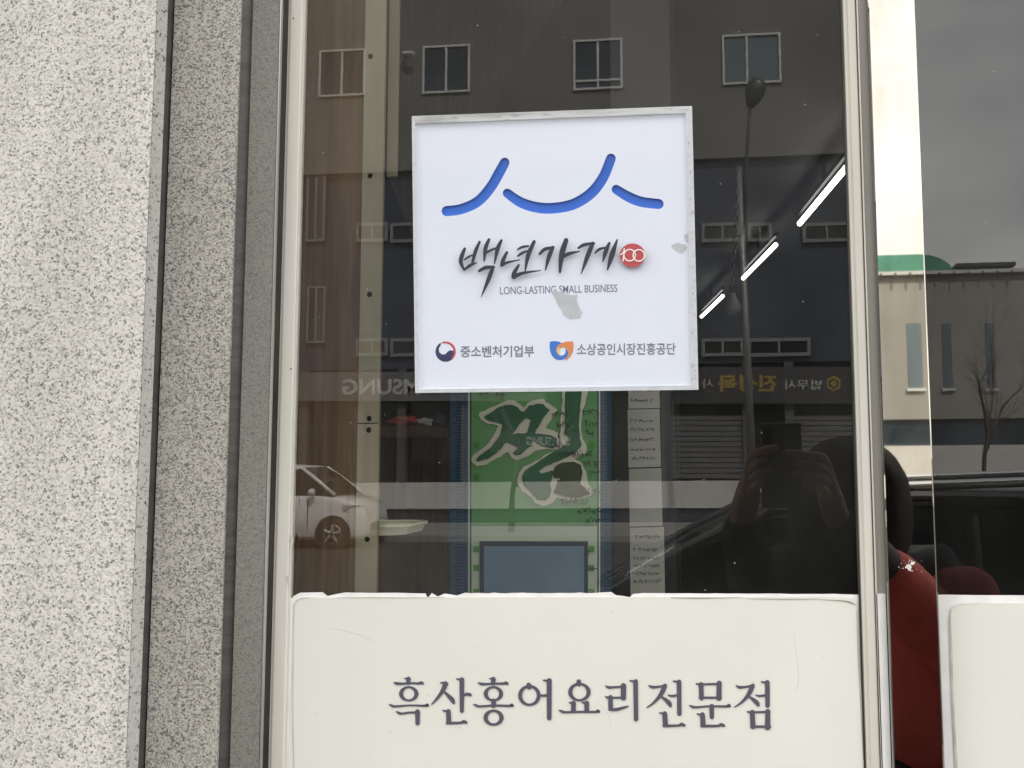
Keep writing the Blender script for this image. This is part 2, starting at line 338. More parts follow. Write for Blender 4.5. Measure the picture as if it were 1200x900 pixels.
# glass: reflects like double glazing, lets the room show through, carries dust specks
def glass(name, k):
    m = bpy.data.materials.new(name); m.use_nodes = True; n, l = m.node_tree.nodes, m.node_tree.links
    n.remove(n['Principled BSDF']); out = n['Material Output']
    tr = n.new('ShaderNodeBsdfTransparent'); tr.inputs[0].default_value = (.86, .87, .85, 1)
    gl = n.new('ShaderNodeBsdfGlossy'); gl.inputs['Roughness'].default_value = 0.0; gl.inputs[0].default_value = (.97, .98, 1, 1)
    fr = n.new('ShaderNodeLayerWeight'); fr.inputs[0].default_value = .5
    pw = n.new('ShaderNodeMath'); pw.operation = 'POWER'; pw.inputs[1].default_value = 5; l.new(fr.outputs['Facing'], pw.inputs[0])
    mu = n.new('ShaderNodeMath'); mu.operation = 'MULTIPLY_ADD'; mu.inputs[1].default_value = 1-k; mu.inputs[2].default_value = k; mu.use_clamp = True
    a = n.new('ShaderNodeMixShader'); l.new(pw.outputs[0], mu.inputs[0]); l.new(mu.outputs[0], a.inputs[0]); l.new(tr.outputs[0], a.inputs[1]); l.new(gl.outputs[0], a.inputs[2])
    df = n.new('ShaderNodeBsdfDiffuse'); df.inputs[0].default_value = (.55, .54, .5, 1)
    t = n.new('ShaderNodeTexCoord')
    v = n.new('ShaderNodeTexVoronoi'); v.inputs['Scale'].default_value = 150; l.new(t.outputs['Object'], v.inputs['Vector'])
    c = n.new('ShaderNodeSeparateColor'); l.new(v.outputs['Color'], c.inputs[0])
    th = n.new('ShaderNodeMath'); th.operation = 'LESS_THAN'; l.new(v.outputs['Distance'], th.inputs[0])
    sz = n.new('ShaderNodeMapRange'); sz.inputs[1].default_value = .90; sz.inputs[2].default_value = 1; sz.inputs[3].default_value = 0; sz.inputs[4].default_value = .13; l.new(c.outputs[0], sz.inputs[0]); l.new(sz.outputs[0], th.inputs[1])
    zz = n.new('ShaderNodeTexNoise'); zz.inputs['Scale'].default_value = 7; zz.inputs['Detail'].default_value = 6; l.new(t.outputs['Object'], zz.inputs['Vector'])
    hz = n.new('ShaderNodeMapRange'); hz.inputs[1].default_value = .35; hz.inputs[2].default_value = .8; hz.inputs[3].default_value = .006; hz.inputs[4].default_value = .032; l.new(zz.outputs[0], hz.inputs[0])
    dm = n.new('ShaderNodeMath'); dm.operation = 'MULTIPLY'; dm.inputs[1].default_value = .35; l.new(th.outputs[0], dm.inputs[0])
    mxx = n.new('ShaderNodeMath'); mxx.operation = 'MAXIMUM'; l.new(dm.outputs[0], mxx.inputs[0]); l.new(hz.outputs[0], mxx.inputs[1])
    f = n.new('ShaderNodeMixShader'); l.new(mxx.outputs[0], f.inputs[0]); l.new(a.outputs[0], f.inputs[1]); l.new(df.outputs[0], f.inputs[2]); l.new(f.outputs[0], out.inputs[0])
    return m
M['glass'] = glass('window_glass', .066)
M['clear'] = bpy.data.materials.new('clear_acrylic'); M['clear'].use_nodes = True
n, l = M['clear'].node_tree.nodes, M['clear'].node_tree.links; n.remove(n['Principled BSDF'])
_t = n.new('ShaderNodeBsdfTransparent'); _t.inputs[0].default_value = (.96, .97, .985, 1); _g = n.new('ShaderNodeBsdfGlossy'); _g.inputs['Roughness'].default_value = .03
_w = n.new('ShaderNodeLayerWeight'); _p = n.new('ShaderNodeMath'); _p.operation = 'POWER'; _p.inputs[1].default_value = 5; l.new(_w.outputs['Facing'], _p.inputs[0])
_f = n.new('ShaderNodeMath'); _f.operation = 'MULTIPLY_ADD'; _f.inputs[1].default_value = .6; _f.inputs[2].default_value = .03; l.new(_p.outputs[0], _f.inputs[0]); _m = n.new('ShaderNodeMixShader')
l.new(_f.outputs[0], _m.inputs[0]); l.new(_t.outputs[0], _m.inputs[1]); l.new(_g.outputs[0], _m.inputs[2]); l.new(_m.outputs[0], n['Material Output'].inputs[0])
X = lambda px, Y: P(px, 450, Y).x                 # x of a vertical edge that crosses the middle of the photo at px
# ------------------------------------------------------------------ ground, road, pavements
def struct(o): o['kind'] = 'structure'; return o
struct(box('ground', -400, 400, -500, 60, -.6, -.42, M['soil']))
struct(box('road', -200, 200, -20.6, -3.0, -.4, -.2, M['asphalt']))
struct(box('pavement', -200, 200, -3.0, -.26, -.4, 0, M['paving']))
struct(box('opposite_pavement', -200, 200, -24.9, -20.6, -.4, -.06, M['paving']))
# ------------------------------------------------------------------ shopfront: granite pier
Z0, Z1 = .55, 2.62
YF = -.078                                       # face of the granite in front of the glass plane
xe = X(166, YF)
pier = thing('granite_pier', 'speckled grey granite wall pier stepping back towards the window', 'wall', (xe-.4, YF, 0))
def vprism(name, pts, m, par, bevel=0):           # vertical piece: plan outline (x, y)
    b = bmesh.new(); lo = [b.verts.new((x, y, -.4)) for x, y in pts]; hi = [b.verts.new((x, y, 3.6)) for x, y in pts]
    for i in range(len(pts)): b.faces.new((lo[i], lo[(i+1) % len(pts)], hi[(i+1) % len(pts)], hi[i]))
    b.faces.new(lo); b.faces.new(hi[::-1]); return obj(name, b, m, par, bevel=bevel)
XX = lambda px, Y: (X(px, Y), Y)
vprism('front_slab', [(-2.6, YF), XX(165.5, YF), XX(172, -.05), (-2.6, -.03)], M['granite'], pier)
g = vprism('slab_edge', [XX(166, YF+.0005), XX(179.5, -.066), XX(179.5, -.045), XX(171, -.045)], M['granite_edge'], pier); g['label'] = 'smooth sawn edge of the granite slab'
vprism('joint', [XX(176, -.058), XX(191, -.038), XX(191, -.02), XX(174, -.02)], M['sealant'], pier)
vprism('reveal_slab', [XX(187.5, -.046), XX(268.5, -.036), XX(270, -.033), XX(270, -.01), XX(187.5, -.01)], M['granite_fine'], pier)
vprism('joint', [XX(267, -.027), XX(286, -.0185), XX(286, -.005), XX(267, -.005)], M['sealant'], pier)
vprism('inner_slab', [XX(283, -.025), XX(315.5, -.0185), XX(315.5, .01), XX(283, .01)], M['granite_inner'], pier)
vprism('pier_core', [(-2.6, -.012), (X(300, 0), -.012), (X(300, 0), .2), (-2.6, .2)], M['dark_wall'], pier)
# ------------------------------------------------------------------ left window: fixed jamb, sash and glass
xj = X(315.8, -.0175)
xs0, xs1 = X(321.5, -.003), X(343.5, -.005)
xr0, xr1 = X(1001, -.005), X(1017, -.005)
win = thing('shop_window', 'narrow sliding window with cream aluminium sash holding the square plaque', 'window', ((xs0+xr1)/2, 0, Z0))
box('jamb_channel', xj, xj+.0016, -.0178, .03, Z0, Z1, M['alu'], win)
box('slot_shade', xj+.0017, X(320.2, -.0135), -.0135, .03, Z0, Z1, M['gasket'], win)  # dark strip over the slot, its colour standing for the recess shade
def pane(x0, x1, par): obj('glass_pane', ([(x0, 0, Z0+.05), (x1, 0, Z0+.05), (x1, 0, Z1-.05), (x0, 0, Z1-.05)], [(0, 1, 2, 3)]), M['glass'], par)
def stile(x0, x1, name='sash_stile', lip=True):
    b = bmesh.new(); wdt = x1-x0
    pr = [(x0, .006), (x0, -.0015), (x0+.001, -.0025), (x0+wdt*.36, -.0025), (x0+wdt*.40, -.005), (x1-.0008, -.005), (x1, -.0042), (x1, .006)]
    lo = [b.verts.new((x, y, Z0)) for x, y in pr]; hi = [b.verts.new((x, y, Z1)) for x, y in pr]
    for i in range(len(pr)): b.faces.new((lo[i], lo[(i+1) % len(pr)], hi[(i+1) % len(pr)], hi[i]))
    b.faces.new(lo); b.faces.new(hi[::-1]); return obj(name, b, M['frame'], win)
stile(xs0, xs1); stile(xr0, xr1)
box('glazing_bead', xs1, xs1+.0012, -.0016, .003, Z0, Z1, M['frame'], win)
box('glazing_bead', xr0-.0016, xr0, -.003, .003, Z0, Z1, M['gasket'], win)
box('sash_rail', xs1+.0022, xr0-.0022, -.02, .028, Z0, Z0+.05, M['frame'], win)
box('sash_rail', xs1+.0022, xr0-.0022, -.02, .028, Z1-.05, Z1, M['frame'], win)
pane(xs1+.0012, xr0-.0016, win)
for px, py in ((333, 21), (344, 21.5), (341, 432), (326, 640)):
    sheet('rust_spot', [circ(px, py, .9, 1.3, 9)], -.0052 if px > 330 else -.0028, M['rust'], win)
for px, py in ((342, 628), (336, 675), (320, 630)):
    strokes('paint_chip', [[(px, py, 1.5), (px+.6, py+5, 2.6), (px-.4, py+11, 1.2)]], -.0053 if px > 330 else -.0028, M['grime'], win, thick=.0002)
# meeting post between the sashes, polished steel cover, right window
xg1 = X(1034, -.006)
post = thing('window_post', 'grey painted window post between the cream sash and polished steel cover', 'window post', (xr1, 0, Z0))
box('post_face', xr1+.0006, xg1, -.006, .04, Z0, Z1, M['frame_side'], post)
box('post_lip', xr1+.0006, xr1+.0018, -.0075, -.006, Z0, Z1, M['frame'], post)
xm0, xm1 = X(1031.5, -.015), X(1090, -.015)
mul = thing('steel_mullion', 'polished steel mullion cover mirroring the sky and a red sleeve', 'mullion', ((xm0+xm1)/2, -.028, Z0))
b = bmesh.new()
pr = [(xm0, .04), (xm0, -.0138), (xm0+.0006, -.0146), (xm0+.0016, -.015), (xm1-.0016, -.015), (xm1-.0006, -.0146), (xm1, -.0138), (xm1, .04)]
lo = [b.verts.new((x, y, -.0)) for x, y in pr]; hi = [b.verts.new((x, y, Z1)) for x, y in pr]
for i in range(len(pr)): b.faces.new((lo[i], lo[(i+1) % 8], hi[(i+1) % 8], hi[i]))
b.faces.new(lo); b.faces.new(hi[::-1]); obj('cover', b, M['steel'], mul)
b = bmesh.new(); rr = random.Random(3)
for i in range(46):
    a, q = rr.uniform(0, 6.28), abs(rr.gauss(0, 5)); s_ = rr.uniform(.35, 1.7) if q < 6 else rr.uniform(.2, .7)
    cx, cy = 1066+q*math.cos(a)*1.2, 663+q*math.sin(a)
    add_sheet(b, [[(cx+s_*rr.uniform(.6, 1.3)*math.cos(t), cy+s_*rr.uniform(.6, 1.3)*math.sin(t)) for t in (k*6.283/7 for k in range(7))]], onplane(-.0152-i*2e-6))
o = obj('splash_mark', b, M['sign_white'], mul); o['kind'] = 'stuff'
box('white_edge_strip', xm0-.0085, xm0-.0005, -.0075, -.0061, Z0, P(1040, 697, -.0128).z, M['paper_margin'], post)
win2 = thing('shop_window', 'wide window pane mirroring open sky and the green roofed building', 'window', (xm1+.6, 0, Z0))
xw2 = 1.9
pane(xm1, xw2, win2)
box('sash_rail', xm1, xw2, -.02, .028, Z0, Z0+.05, M['frame'], win2)
box('sash_rail', xm1, xw2, -.02, .028, Z1-.05, Z1, M['frame'], win2)
box('sash_stile', xw2, xw2+.03, -.02, .028, Z0, Z1, M['frame'], win2)
wl = thing('shopfront_wall', 'granite faced wall below and above the shop windows', 'wall', (.4, -.05, 0))
box('sill_wall', xe+.004, xw2+.03, -.06, .2, -.4, Z0-.002, M['granite_fine'], wl)
box('lintel', xe+.004, xw2+.03, -.06, .2, Z1+.002, 3.6, M['granite_fine'], wl)
box('side_wall', xw2+.032, 14, YF, .2, -.4, 3.6, M['granite'], wl)
box('side_wall', -14, -2.602, YF, .2, -.4, 3.6, M['granite'], wl)
box('unseen_upper_block', -14, 14, YF, 9, 3.602, 8.5, M['render_grey'], wl)  # unseen mass above the shop, added to keep the pavement in shade
box('end_wall', -14, -13.8, .2, 9, -.4, 3.6, M['render_grey'], wl); box('end_wall', 13.8, 14, .2, 9, -.4, 3.6, M['render_grey'], wl)
box('rear_wall', -13.8, 13.8, 8.8, 9, -.4, 3.6, M['render_grey'], wl)
# ------------------------------------------------------------------ lower white sheet with the shop's lettering
rr = random.Random(11)
def ragged(a, c, n, amp, ry=None):
    out = []
    for i in range(n):
        t = i/n; out.append((a[0]+(c[0]-a[0])*t+rr.gauss(0, amp*.4), a[1]+(c[1]-a[1])*t+rr.gauss(0, amp)))
    return out
YS = -.0012
sht = thing('lettered_sheet', 'white vinyl sheet with torn top edge and dark Hangul lettering on the window', 'window sheet', P(680, 1000, YS))
top = [(345, 698), (352, 694.5), (378, 694), (384, 698.5), (390, 697), (404, 694.3), (440, 694.8), (466, 694.6), (499, 695.5), (500, 699.2), (503, 699.4), (506, 694.8), (513, 699), (521, 695.5), (536, 697.8), (545, 694.5)]
top += ragged((552, 695), (700, 694.8), 22, .45) + [(704, 694.3), (716, 693.6), (722, 697.5), (731, 698.5), (738, 700), (742, 696), (748, 695.6)] + ragged((752, 695.2), (1002, 696), 20, .25) + [(1009, 697)]
left_e = [(336.2, 716), (338, 704)]
marg = left_e + top + [(1011.5, 760), (1016, 830), (1020, 930), (1030, 1100), (322, 1100), (330, 900)] + ragged((331, 890), (335.5, 720), 14, .3)
sheet('torn_margin', [marg], YS, M['paper_margin'], sht, thick=.0006)
inner = [(343.5, 716), (344, 708), (347, 703), (353, 700.5)] + ragged((360, 700.2), (985, 699.2), 30, .12) + [(1000, 700.5), (1003, 703), (1004, 708), (1007, 770), (1012, 850), (1018, 960), (1024, 1100), (330, 1100), (339, 850)]
sheet('sheet', [inner], YS-.0007, M['white_print'], sht, thick=.0005)
# dirt caught along the sheet's edge
YD = YS-.00125
strokes('dirt_line', [[(344.2, 900, .9), (342.6, 830, 1.2), (343.4, 770, .7), (344, 716, 1.1), (346, 706, 1.0), (352, 701.5, .9), (362, 700.7, .5)]], YD, M['grime'], sht, thick=.0001)
strokes('dirt_line', [[(395, 700.4, .3), (430, 700.2, .6), (470, 700.4, .5), (520, 699.9, .3)]], YD, M['dirt'], sht, thick=.0001)
strokes('dirt_line', [[(786, 700.4, .4), (815, 700.9, 1.0), (845, 700.6, .6), (870, 699.8, .2)], [(875, 701.6, .3), (920, 702.2, .8), (960, 701.8, .5)]], YD, M['dirt'], sht, thick=.0001)
strokes('dirt_line', [[(960, 702.4, .3), (988, 704.2, 1.2), (998, 706.5, 1.6), (1003, 709, .4)], [(1004, 715, .4), (1006, 770, .8), (1009, 830, .5), (1012, 890, 1.0)]], YD, M['dirt'], sht, thick=.0001)
def ring(cx, cy, ox, oy, ix, iy): return {'loops': [circ(cx, cy, ox, oy, 32), circ(cx, cy, ix, iy, 32)]}
GL = [  # nine syllables: zoomed-pixel strokes (x, y, width); o = ring
 [[(172,75,8),(186,76,11),(203,81,10)],[(193,76,22),(192,102,22)],[(110,99,8),(125,105,16),(160,106,13),(200,103,12),(250,104,13),(266,101,18),(276,103,15)],('o',195,165,57,45,33,33),[(80,228,6),(97,235,14),(115,239,13),(200,233,10),(290,235,13),(303,231,18),(310,236,9)],[(124,270,8),(140,279,15),(158,281,12),(200,275,12),(255,275,13)],[(246,270,27),(247,338,23)]],
 [[(382,101,8),(400,101,12),(420,110,14)],[(410,106,28),(398,138,24),(380,168,19),(352,203,13),(330,226,7)],[(402,152,10),(425,175,19),(448,198,25),(459,218,16)],[(476,79,8),(492,81,12),(512,87,10)],[(506,82,26),(506,266,22)],[(515,174,14),(540,167,17),(555,172,18)],[(396,263,8),(410,266,11),(430,271,10)],[(427,268,26),(430,330,27)],[(420,337,16),(500,335,14),(515,328,17),(531,333,16)]],
 [[(670,76,8),(684,78,11),(701,83,10)],[(690,78,24),(690,104,24)],[(604,101,8),(622,108,16),(655,108,13),(690,106,12),(750,105,14),(762,102,18),(772,105,16)],('o',691,165,57,45,33,33),[(692,206,26),(692,235,26)],[(575,227,6),(592,234,14),(612,239,13),(690,234,12),(785,236,14),(798,231,18),(806,237,10)],('o',692,305,59,48,34,33)],
 [[(898,113,26),(901,124,30)],('o',902,175,66,62,43,47),[(962,175,13),(985,176,14),(1008,174,16)],[(984,86,8),(1000,88,12),(1020,94,10)],[(1018,88,28),(1018,308,25)]],
 [[(1191,94,26),(1192,108,26)],('o',1195,155,66,55,42,41),[(1136,217,8),(1150,220,12),(1163,224,10)],[(1160,220,26),(1160,265,26)],[(1212,216,8),(1225,219,12),(1240,223,10)],[(1238,219,26),(1238,265,26)],[(1076,261,6),(1092,268,15),(1110,273,13),(1200,271,12),(1290,271,13),(1303,265,18),(1310,271,12)]],
 [[(1350,120,8),(1368,128,16),(1395,127,13),(1462,122,12)],[(1453,118,30),(1453,190,28)],[(1347,181,6),(1362,187,13),(1400,188,12),(1462,187,12)],[(1377,185,24),(1378,245,26)],[(1372,258,14),(1410,257,18),(1455,246,14),(1481,238,7)],[(1492,89,8),(1507,92,12),(1525,98,10)],[(1524,93,25),(1527,314,24)]],
 [[(1604,117,8),(1622,126,16),(1650,125,13),(1700,118,13)],[(1696,118,24),(1680,155,25),(1658,188,19),(1625,222,12),(1592,245,7)],[(1675,182,10),(1700,200,19),(1722,222,24),(1729,238,14)],[(1715,172,7),(1735,178,13),(1775,173,14)],[(1746,91,8),(1762,94,12),(1780,99,10)],[(1779,95,25),(1781,282,24)],[(1665,277,8),(1680,280,11),(1700,285,10)],[(1695,281,26),(1699,345,28)],[(1690,353,16),(1775,351,14),(1792,344,18),(1809,350,16)]],
 [[(1880,107,8),(1896,110,12),(1912,114,10)],[(1908,110,26),(1910,190,26)],[(1905,110,12),(2024,107,12)],[(2014,103,28),(2013,192,28)],[(1900,188,13),(2024,188,13)],[(1840,233,6),(1857,241,15),(1880,244,13),(1960,238,11),(2055,239,14),(2070,233,18),(2077,239,12)],[(1970,238,26),(1971,302,23)],[(1886,283,8),(1900,287,11),(1920,291,10)],[(1916,287,26),(1920,345,28)],[(1912,354,16),(2005,353,14),(2025,346,18),(2041,352,16)]],
 [[(2115,118,8),(2133,127,16),(2160,126,13),(2215,118,13)],[(2210,118,24),(2194,155,25),(2172,188,19),(2140,220,12),(2105,242,7)],[(2190,182,10),(2215,200,19),(2237,220,24),(2244,234,14)],[(2230,172,7),(2250,178,13),(2290,173,14)],[(2262,95,8),(2277,98,12),(2296,103,10)],[(2296,98,26),(2298,235,24)],[(2180,270,8),(2196,274,12),(2212,278,10)],[(2208,272,26),(2212,358,28)],[(2205,274,12),(2310,271,12)],[(2299,268,26),(2298,363,30)],[(2203,357,15),(2312,358,14)]],
]
for gl in GL:
    ss = []
    for s in gl:
        if isinstance(s, tuple): ss.append(ring(440+s[1]/5, 780+s[2]/5, s[3]/5, s[4]/5, s[5]/5, s[6]/5))
        else: ss.append([(440+x/5, 780+y/5, q*1.08/5) for x, y, q in s])
    strokes('lettering', ss, YD-.0001, M['ink'], sht, thick=.0001, step=.00001, n=5)
b = bmesh.new(); rr = random.Random(17)
for i in range(42):
    x, y, q = rr.uniform(350, 995), rr.uniform(706, 905), rr.choice((.35, .45, .6, .9))
    add_sheet(b, [[(x+q*rr.uniform(.5, 1.2)*math.cos(a), y+q*rr.uniform(.5, 1.3)*math.sin(a)) for a in (j*6.283/6 for j in range(6))]], onplane(YD-.00002-i*2e-6))
o = obj('dust_specks', b, M['grime'], sht); o['kind'] = 'stuff'
for sc_ in ([(700, 822, .25), (712, 836, .4), (716, 851, .2)], [(380, 735, .2), (415, 742, .45), (440, 752, .2)], [(930, 742, .2), (936, 790, .5), (933, 812, .2)]):
    strokes('scratch', [sc_], YD-.00003, M['residue'], sht, thick=.00002)
# right-hand sheet
sh2 = thing('blank_sheet', 'plain white vinyl sheet on the wide right window', 'window sheet', P(1200, 1000, YS))
sheet('torn_margin', [[(1094, 699), (1099, 697)] + ragged((1106, 697), (1900, 703), 30, .25) + [(1900, 1300), (1094, 1300)]], YS, M['paper_margin'], sh2, thick=.0006)
sheet('sheet', [[(1114, 716), (1117, 711.5), (1126, 708.5), (1150, 706.5), (1892, 710), (1892, 1300), (1134, 1300)]], YS-.0007, M['white_print'], sh2, thick=.0005)
strokes('dirt_line', [[(1121, 900, 3), (1116.5, 820, 2.4), (1114.5, 760, 2.8), (1113.5, 722, 1.6), (1117, 711.3, .8), (1127, 708, .6), (1150, 706, .3)]], YD, M['grime'], sh2, thick=.0001)
# ------------------------------------------------------------------ square acrylic plaque
YB, YP = -.0060, -.0092                            # white back panel, front of the block
q0, q1, q2, q3 = (482.5, 136.0), (811.0, 124.2), (818.6, 456.8), (486.5, 460.5)
plq = thing('award_plaque', 'square white acrylic plaque with blue wave strokes fixed on the glass', 'plaque', P(650, 459, -.004))
def lerp(a, c, t): return (a[0]+(c[0]-a[0])*t, a[1]+(c[1]-a[1])*t)
def inset(t, s):   # point of the plaque's face at fractions (t across, s down)
    return lerp(lerp(q0, q1, t), lerp(q3, q2, t), s)
C4 = lambda a, e, c, d: [inset(a, e), inset(c, e), inset(c, d), inset(a, d)]
WAVES = [[(178,458,40),(235,450,40),(300,420,40),(350,365,40),(385,305,40),(405,268,38)],
         [(415,388,36),(470,425,40),(540,445,42),(610,445,42),(680,428,42),(745,385,42),(790,325,40),(820,252,38)],
         [(840,373,36),(890,403,40),(940,422,40),(1006,430,40)]]
z3 = lambda s, ox, oy, k: [(ox+x/k, oy+y/k, q/k) for x, y, q in s]
sheet('face_panel', [C4(.004, .004, .996, .996)] + [outline(z3(s, 470, 110, 3.3333), 8) for s in WAVES], YB, M['plaque_white'], plq, thick=.0022)
sheet('back_panel', [C4(.006, .006, .994, .994)], -.0030, M['plaque_white'], plq, thick=.002)
def border(name, pts, m, y=YP+.0004, th=.0105): sheet(name, [pts], y, m, plq, thick=th)
border('acrylic_rim', [inset(0, 0), inset(1, 0), inset(.976, .024), inset(.013, .028)], M['acrylic_top'], YP+.0003, .0028)
border('acrylic_rim', [inset(0, 0.0002), inset(.0128, .0283), inset(.0128, .987), inset(0, .9998)], M['acrylic_edge'], YP+.0003, .0028)
border('acrylic_rim', [inset(1, 0.0002), inset(.9762, .0243), inset(.9762, .984), inset(1, .9998)], M['acrylic_edge'], YP+.0003, .0028)
border('acrylic_rim', [inset(0.0002, 1), inset(.0132, .9873), inset(.976, .9843), inset(.9998, 1)], M['acrylic_edge'], YP+.0003, .0028)
sheet('front_sheet', [C4(0.001, 0.001, .999, .999)], YP, M['clear'], plq)
for a, c in (((.020, .034), (.972, .030)), ((.0205, .036), (.0205, .978)), ((.022, .979), (.972, .975))):
    p, q = inset(*a), inset(*c); strokes('groove_line', [[(p[0], p[1], .5), (q[0], q[1], .5)]], YP-.0002, M['residue'], plq, thick=.0001, smooth=False)
YL = YP-.0003
for s_ in WAVES:
    strokes('wave_stroke', [[(x, y, q+2.2) for x, y, q in z3(s_, 470, 110, 3.3333)]], -.0038, M['plaque_blue'], plq, thick=.0004, n=8)
HAN = [
 (525,270,10,[[(195,215,28),(165,290,42),(150,370,40),(190,465,20)],[(370,135,26),(320,250,38),(285,385,26)],[(190,345,14),(250,305,22),(290,290,16)],[(190,462,22),(260,410,34),(335,378,12)],[(480,108,30),(440,210,42),(425,355,18)],[(625,118,28),(580,220,42),(545,390,14)],[(450,258,24),(520,225,26),(590,200,14)],[(365,475,28),(440,437,40),(535,430,30)],[(528,430,36),(480,560,44),(390,780,8)]]),
 (525,270,10,[[(690,258,28),(645,350,40),(630,410,34)],[(630,405,36),(700,375,26),(840,345,10)],[(815,225,16),(870,195,26),(940,185,22)],[(820,300,20),(870,265,28),(935,240,16)],[(1010,132,34),(940,290,44),(905,470,16)],[(828,408,24),(780,490,44),(770,545,50)],[(770,545,44),(880,500,32),(1085,470,10)]]),
 (635,270,9.23,[[(-23,255,24),(30,205,34),(125,185,26)],[(118,185,34),(75,290,40),(38,430,12)],[(262,107,44),(215,260,52),(195,450,24)],[(222,285,34),(300,250,34),(405,228,12)]]),
 (635,270,9.23,[[(395,190,20),(460,155,34),(565,140,22)],[(550,142,38),(490,290,42),(425,470,8)],[(575,245,14),(620,205,26),(690,185,18)],[(730,137,24),(690,230,42),(660,335,12)],[(815,100,14),(760,260,50),(710,425,14)]])]
for ox, oy, k, ss in HAN:
    strokes('brush_lettering', [[(x, y, q*1.15) for x, y, q in z3(s, ox, oy, k)] for s in ss], YL-.0004, M['plaque_black'], plq, thick=.0003, step=.00002, n=8)
cx, cy = 741.2, 299.1
sheet('seal_disc', [circ(cx, cy, 14.9, 13.9, 36)], YL-.0004, M['seal_red'], plq, thick=.0004)
strokes('seal_rings', [ring(737.9, 299, 7.4, 7.4, 6.0, 6.0), ring(748.6, 299.3, 7.4, 7.4, 6.0, 6.0), [(727.5, 298.6, 1.1), (731, 295, 1.3), (731.8, 291.5, 1.1)], [(731.4, 291.8, 1.4), (731, 299, 1.5), (730, 306, 1.2)]], YL-.0009, M['seal_line'], plq, thick=.0001, step=.00003)
text('printed_line', 'LONG-LASTING SMALL BUSINESS', (586, 334.6, 723.4, 343.6), YB-.0002, M['plaque_text'], plq, bold=.004, slope=-.022)
text('printed_line', '중소벤처기업부', (539.6, 405, 626, 418.6), YB-.0002, M['plaque_text'], plq, bold=.018, slope=-.006)
text('printed_line', '소상공인시장진흥공단', (676, 402.0, 791.8, 416.0), YB-.0002, M['plaque_text'], plq, bold=.014, slope=-.008)
# round ministry emblem: navy disc with a pale swirl and a red crescent
ex, ey, er = 522.2, 412.0, 11.9
def arc(r, a0, a1, cx_=ex, cy_=ey, n=18): return [(cx_+r*math.cos(math.radians(a0+(a1-a0)*k/n)), cy_-r*math.sin(math.radians(a0+(a1-a0)*k/n))) for k in range(n+1)]
navy = arc(er, 118, 300) + [(531, 419.5), (533, 414.5), (531, 411), (527.5, 410.4), (524.5, 412.2), (522, 415), (518, 415.5), (514.6, 412.5), (514.2, 408.2), (516.6, 404.3)]
sheet('emblem_swirl', [navy], YB-.0002, M['navy'], plq, thick=.0001)
redc = arc(er, 112, -52) + arc(9.6, -40, 60, ex-.2, ey+.4, 10) + [(525.5, 403.0), (521.5, 402.0), (518.3, 402.8)]
sheet('emblem_crescent', [redc], YB-.00025, M['emblem_red'], plq, thick=.0001)
# two-leaf emblem in blue and orange
sx, sy, sk = 640, 390, 7.5
zz2 = lambda pts: [(sx+x/sk, sy+y/sk) for x, y in pts]
sheet('emblem_leaf', [zz2([(33,78),(70,72),(110,76),(142,92),(112,105),(92,130),(88,165),(105,195),(130,202),(158,192),(172,170),(170,142),(185,150),(196,172),(188,205),(165,228),(125,241),(85,234),(52,205),(35,160),(30,115)])], YB-.0002, M['emblem_blue'], plq, thick=.0001)
sheet('emblem_leaf', [zz2([(238,76),(241,120),(236,165),(215,205),(185,236),(160,240),(188,208),(198,172),(188,148),(166,132),(146,126),(122,134),(112,150),(112,172),(122,196),(98,184),(86,158),(90,130),(108,106),(140,88),(180,76)])], YB-.0003, M['emblem_orange'], plq, thick=.0001)
sheet('emblem_leaf', [zz2([(112,118),(122,135),(112,152),(113,174),(126,199),(108,192),(90,168),(92,140)])], YB-.0005, M['emblem_sand'], plq, thick=.0001)
tp = [(470+x/3.3333, 330+y/3.3333) for x, y in [(588,40),(600,36),(640,44),(668,52),(690,50),(686,70),(692,92),(700,108),(709,122),(700,133),(704,140),(684,141),(660,146),(648,136),(634,128),(628,108),(616,94),(606,70)]]
sheet('tape_residue', [tp], YB-.0005, M['residue'], plq, thick=.0001)
tp = [(470+x/3.3333, 110+y/3.3333) for x, y in [(1055,592),(1080,580),(1108,588),(1118,600),(1098,622),(1075,612)]]
sheet('tape_residue', [tp], YB-.0005, M['residue'], plq, thick=.0001)
tp = [(470+x/3.3333, 110+y/3.3333) for x, y in [(1105,552),(1122,545),(1132,552),(1131,575),(1112,576)]]
sheet('tape_residue', [tp], YB-.0006, M['residue'], plq, thick=.0001)
rr = random.Random(5); b = bmesh.new()
for i in range(34):
    t = rr.uniform(.12, .985); p = inset(.988+rr.gauss(0, .005), t); s_ = rr.uniform(.3, 1.0); k_ = rr.uniform(1, 2.6)
    add_sheet(b, [[(p[0]+s_*rr.uniform(.5, 1.2)*math.cos(a), p[1]+s_*k_*rr.uniform(.5, 1.2)*math.sin(a)) for a in (j*6.283/6 for j in range(6))]], onplane(YP-.0003-i*3e-6))
for i in range(22):
    t = rr.uniform(.05, .95); p = inset(t, .012+rr.gauss(0, .004)); s_ = rr.uniform(.3, .7); k_ = rr.uniform(2, 9)
    add_sheet(b, [[(p[0]+s_*k_*rr.uniform(.5, 1.2)*math.cos(a), p[1]+s_*rr.uniform(.5, 1.2)*math.sin(a)) for a in (j*6.283/6 for j in range(6))]], onplane(YP-.0005-i*3e-6))
o = obj('edge_chips', b, M['frame_side'], plq); o['kind'] = 'stuff'
